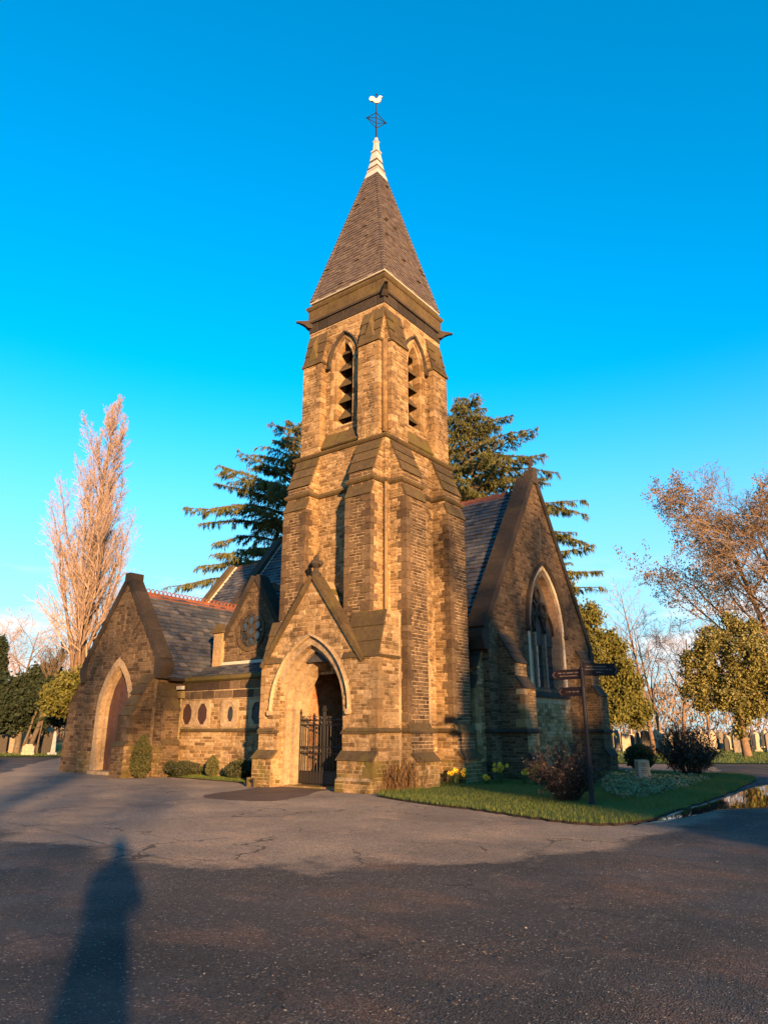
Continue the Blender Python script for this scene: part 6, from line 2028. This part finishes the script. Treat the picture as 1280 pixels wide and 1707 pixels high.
dl = [((690, 1318), .30, 60, 5, 'daffodil clump among brown stalks at the tower corner', .45), ((722, 1314), .30, 80, 4, 'daffodil clump with two bright blooms right of the tower corner', .50),
      ((757, 1312), .26, 60, 3, 'daffodil clump in the dark angle by the downpipe', .42), ((772, 1311), .22, 50, 3, 'low daffodils at the foot of the nave buttress', .36),
      ((812, 1312), .22, 40, 3, 'pair of low daffodils beside the nave buttress', .22), ((835, 1310), .26, 50, 6, 'taller daffodil clump against the nave buttress', .5),
      ((876, 1312), .2, 36, 2, 'pale daffodils below the nave window', .34), ((893, 1313), .28, 60, 6, 'daffodil clump left of the twiggy shrub', .5), ((660, 1320), .34, 50, 4, 'orange yellow daffodils in the brown clump at the tower foot', .5)]
for i, ((px, py), w, nl, nf, lb, hg) in enumerate(dl):
    daffodils(up(ground(px, py), .06), lb, w, nl, int(nf * 2.4), 80 + i, hg)
r_ = np.random.default_rng(5)
for i, (px, py, lb) in enumerate(((655, 1322, 'brown dead stalks at the tower corner nearest the porch'), (683, 1319, 'brown dead stalks right of the tower corner'))):
    b = up(ground(px, py), .06)
    sg = []
    for k in range(130):
        p = np.array([r_.normal(0, .17), r_.normal(0, .17), 0]); d = norm(np.array([r_.normal(0, .22), r_.normal(0, .22), 1])); L = r_.uniform(.35, .85)
        for h in range(3):
            q = p + norm(d + r_.normal(0, .12, 3)) * L / 3; sg.append((p, q, .008, .006)); p = q
    t = empty('dead_stalks', b, lb, 'plant'); tag(link('stalks', segs_mesh('stalks', sg, 3, [M['dry']]), t, b), kind='stuff')
# ground cover with pale leaves round the memorial stone
r_ = np.random.default_rng(15)
gp = [ground(1005, 1322)[:2], ground(1040, 1338)[:2], ground(1090, 1332)[:2], ground(1150, 1316)[:2], ground(1185, 1302)[:2], ground(1120, 1298)[:2], ground(1040, 1296)[:2], ground(1005, 1300)[:2]]
pts = r_.uniform(np.min(gp, 0), np.max(gp, 0), (26000, 2)); pts = pts[inside(gp, pts)][:9000]
C = np.c_[pts, .08 + .16 * r_.random(len(pts)) * (.5 + .5 * np.sin(pts[:, 0] * 5) * np.sin(pts[:, 1] * 4))]
a = r_.normal(size=C.shape) * np.array([1, 1, .6]); a /= np.linalg.norm(a, axis=1)[:, None]
b = np.cross(a, r_.normal(size=C.shape)); b /= np.linalg.norm(b, axis=1)[:, None]
tag(link('ground_cover', leaves_mesh('ground_cover', C, a * .045, b * .028, [M['cream_leaf']], r_.random(len(C)))), 'pale variegated ground cover round the memorial stone', 'ground cover', kind='stuff')

# --- headstones ----------------------------------------------------------------------------------
def headstone(base, w, h, t, shape, yaw, mat, label, group=None, tilt=0.0):
    o = empty('headstone', base, label, 'headstone', group)
    d = np.array([math.cos(yaw), math.sin(yaw), 0]); n_ = np.array([-d[1], d[0], 0])
    up_ = norm(Z_ + n_ * tilt + d * tilt * .5)
    mb = MB(M[mat]); mb.rn = rs.random()
    hh = h * .82
    if shape == 'round': pr = [(-w / 2, .1), (w / 2, .1)] + [(w / 2 * math.cos(a), hh + (h - hh) * math.sin(a)) for a in np.linspace(0, math.pi, 9)]
    elif shape == 'point': pr = [(-w / 2, .1), (w / 2, .1), (w / 2, hh * .9), (w * .3, hh * 1.05), (0, h), (-w * .3, hh * 1.05), (-w / 2, hh * .9)]
    elif shape == 'cross': pr = [(-w * .14, .1), (w * .14, .1), (w * .12, h * .58), (w * .5, h * .58), (w * .5, h * .74), (w * .12, h * .74), (w * .12, h), (-w * .12, h), (-w * .12, h * .74), (-w * .5, h * .74), (-w * .5, h * .58), (-w * .12, h * .58)]
    elif shape == 'obelisk': pr = [(-w * .3, .1), (w * .3, .1), (w * .18, h * .92), (0, h), (-w * .18, h * .92)]
    else: pr = [(-w / 2, .1), (w / 2, .1), (w / 2, hh), (w * .36, hh * 1.04), (w * .30, h), (-w * .30, h), (-w * .36, hh * 1.04), (-w / 2, hh)]
    th = t if shape != 'obelisk' else w * .4
    mb.prism(pr, base, d, up_, n_, -th / 2, th / 2); mb.build('slab', o)
    mb = MB(M[mat]); mb.rn = rs.random()
    mb.hexa([base + d * a + n_ * b - Z_ * .05 for a, b in ((-w * .62, -t * 1.1), (w * .62, -t * 1.1), (w * .62, t * 1.1), (-w * .62, t * 1.1))],
            [base + d * a + n_ * b + Z_ * .16 for a, b in ((-w * .57, -t), (w * .57, -t), (w * .57, t), (-w * .57, t))]); mb.build('plinth', o)
    return o
r_ = random.Random(33)
face = math.atan2(RT[1], RT[0]) + .25
shapes = ['round', 'point', 'shoulder', 'round', 'cross', 'obelisk', 'round', 'point']
ordw = ['first', 'second', 'third', 'fourth', 'fifth', 'sixth', 'seventh', 'eighth', 'ninth', 'tenth', 'eleventh', 'twelfth', 'thirteenth', 'fourteenth', 'fifteenth', 'sixteenth']
wsh = dict(round='round topped headstone', point='pointed headstone', shoulder='shouldered headstone', cross='stone cross', obelisk='slim obelisk')
wcol = dict(hpale='pale', hstone='grey', hdark='dark')
for row, (ds, n, x0_, x1_) in enumerate(((57, 16, 1032, 1300), (63, 16, 1024, 1300), (69, 16, 1020, 1300), (76, 16, 1020, 1300))):
    for i in range(n):
        px = x0_ + (x1_ - x0_) * (i + r_.uniform(.15, .85)) / n
        sh_, mt_ = r_.choice(shapes), r_.choice(['hpale', 'hpale', 'hpale', 'hstone', 'hdark'])
        headstone(up(at(px, ds + r_.uniform(-2, 2)), 0), r_.uniform(.45, .8), r_.uniform(.95, 1.75), .16, sh_, face + r_.uniform(-.2, .2), mt_,
                  wcol[mt_] + ' ' + wsh[sh_] + ', ' + ordw[i] + ' from the left in the ' + ('front', 'second', 'third', 'back')[row] + ' row right of the church', 'headstones right of the church', r_.uniform(-.06, .06))
for px, ds, w, h, shp, mt, lb in ((52, 50, .72, .7, 'shoulder', 'hpale', 'low pale box tomb before the old leaning tree'), (93, 50.5, .5, 1.55, 'obelisk', 'white', 'slim white monument left of the church wall'), (82, 53, .8, 1.5, 'round', 'hdark', 'dark rounded headstone between old tree and white monument'),
                                   (22, 54, .9, 1.5, 'shoulder', 'hstone', 'grey shouldered headstone left of the old tree'), (5, 53, .8, 1.3, 'round', 'hdark', 'dark headstone at the left picture edge'), (38, 62, .7, 1.7, 'point', 'hpale', 'pointed pale headstone behind the low pale tomb'),
                                   (80, 66, .8, 1.9, 'round', 'hpale', 'sunlit pale headstone far behind the old tree'), (10, 68, .9, 1.9, 'cross', 'hpale', 'pale stone cross far back at the left edge'), (64, 58, .7, 1.4, 'point', 'hdark', 'dark pointed headstone right behind the old tree')):
    headstone(up(at(px, ds), 0), w, h, .22 if mt != 'white' else .35, shp, face, mt, lb)
# ------------------------------------------------------------------ behind the viewpoint: what throws the shadows
def LC(l, c, z=0.0):
    p = LIGHT * l + CROSS * c
    return np.array([p[0], p[1], z])
# the photographer, in a long coat, phone held up
M['coat'] = m_plain('dark_coat', (0.02, 0.02, 0.024), 0.9, var=.2, scale=20)
M['skin'] = m_plain('skin', (0.40, 0.24, 0.17), 0.6, var=.08, scale=10)
M['phone'] = m_plain('phone_glass', (0.01, 0.01, 0.012), 0.2, var=.1)
pb_ = FL(-.42, .02)
person = empty('person', pb_, 'person in a long dark coat holding up a phone, whose shadow lies on the asphalt', 'person')
bvs = [((0, 0, .98), .17), ((0, 0, 1.16), .165), ((0, .01, 1.34), .17), ((0, .01, 1.46), .09), ((0, .02, 1.54), .055), ((0, .03, 1.62), .088), ((0, .03, 1.72), .085),
       ((-.20, .01, 1.40), .075), ((-.22, .10, 1.17), .05), ((-.09, .30, 1.38), .04), ((-.05, .36, 1.46), .036),
       ((.20, .01, 1.40), .075), ((.22, .10, 1.17), .05), ((.09, .30, 1.38), .04), ((.05, .36, 1.46), .036),
       ((-.12, 0, .90), .135), ((-.13, .01, .50), .10), ((-.14, -.01, .09), .06), ((-.15, .12, .04), .045),
       ((.12, 0, .90), .135), ((.13, .01, .50), .10), ((.14, -.01, .09), .06), ((.15, .12, .04), .045)]
bes = [(0, 1), (1, 2), (2, 3), (3, 4), (4, 5), (5, 6), (2, 7), (7, 8), (8, 9), (9, 10), (2, 11), (11, 12), (12, 13), (13, 14), (0, 15), (15, 16), (16, 17), (17, 18), (0, 19), (19, 20), (20, 21), (21, 22)]
me = bpy.data.meshes.new('body')
me.from_pydata([v for v, _ in bvs], bes, [])
me.materials.append(M['skin'])
body = link('body', me, person, pb_, rotz=HEAD - math.pi / 2)
sk = body.modifiers.new('skin', 'SKIN')
for v, (_, r_) in zip(me.skin_vertices[0].data, bvs): v.radius = (r_, r_ * .9)
me.skin_vertices[0].data[0].use_root = True
sb = body.modifiers.new('sub', 'SUBSURF'); sb.levels = 1; sb.render_levels = 2
mb = MB(M['coat'])
mb.lathe((0, 0, 0), [(.24, .22), (.245, .5), (.225, .85), (.195, 1.05), (.20, 1.25), (.21, 1.36), (.17, 1.47), (.08, 1.52)], 14)
for s in (-1, 1):
    mb.tube([(s * .16, .01, 1.41), (s * .22, .10, 1.17), (s * .10, .29, 1.36)], [.085, .075, .055], 9)
V = np.array(mb.v) * np.array([1, .72, 1]); V[len(V) - 54:] = np.array(mb.v)[len(V) - 54:]
link('coat', np_mesh('coat', V, mb.f, mb.mats, mb.m, mb.r, True), person, pb_, rotz=HEAD - math.pi / 2)
mb = MB(M['coat']); mb.lathe((0, .03, 1.6), [(.06, -.04), (.108, .02), (.115, .10), (.10, .17), (.05, .21)], 10)
link('hat', np_mesh('hat', np.array(mb.v), mb.f, mb.mats, mb.m, mb.r, True), person, pb_, rotz=HEAD - math.pi / 2)
mb = MB(M['phone']); mb.box(-.037, .037, -.006, .004, -.075, .075)
link('phone', np_mesh('phone', np.array(mb.v), mb.f, mb.mats, mb.m, mb.r), person, FL(-.03, 0, 1.545), rotz=HEAD - math.pi / 2)

# yew hedge and trees behind the photographer
shade = [dict(n=8, wob=.05, trop=.03, kids=18, start=.22, stop=.98, ang=55, angv=9, ratio=.50, rr=.5, end=.15, shape=lambda f: 1.1 - .6 * f),
         dict(n=6, wob=.12, trop=.05, kids=9, start=.2, ang=42, angv=10, ratio=.52, rr=.5, rmin=.03, end=.2),
         dict(n=4, wob=.15, trop=.04, kids=8, start=.15, ang=40, angv=10, ratio=.55, rr=.5, rmin=.02, end=.35),
         dict(n=3, wob=.17, trop=.02, kids=4, start=.15, ang=38, angv=10, ratio=.55, rr=.6, rmin=.016, end=.5),
         dict(n=2, wob=.17, end=.6)]
TG = 'trees behind the photographer'
st0 = bare_tree('shade_tree', LC(-26, 13.5), 'tall bare tree behind the photographer, directly before the nave gable', 'tree', 17.5, shade, 91, .38, twig='twig_br', group=TG)
copy_tree(st0, LC(-31, 19.0), 2.0, 1.05, 'bare tree furthest right behind the photographer', TG)
copy_tree(st0, LC(-26, -3.0), 4.0, .80, 'bare tree behind the photographer, in line with the left gable', TG)
# unseen evergreens nearer by, added to thicken the shade of the bare trees
def evergreen(base, h, w, seed, label, n=150, per=26):
    k = 5
    bl = [(0, 0, h * (.28 + .17 * i), w * (.5 - .07 * i), w * (.5 - .07 * i), h * .17, int(n * (1 - .13 * i)), per, .22) for i in range(k)]
    return leafy('evergreen_tree', base, label, 'tree', bl, 'yew_dark', .15, seed, [((0, 0, -.1), (0, 0, h * .8), .25, .06)], 'bark_dark', TG)
evergreen(LC(-11, 10.8), 8.8, 4.6, 101, 'evergreen behind and right of the photographer, before the tower corner')
evergreen(LC(-13, 14.3), 10.6, 6.2, 102, 'tallest evergreen behind and right of the photographer')
evergreen(LC(-14, 18.8), 10.2, 6.0, 103, 'evergreen furthest right of the photographer')
evergreen(LC(-12, -7.4), 7.4, 4.6, 104, 'evergreen behind and left of the photographer')
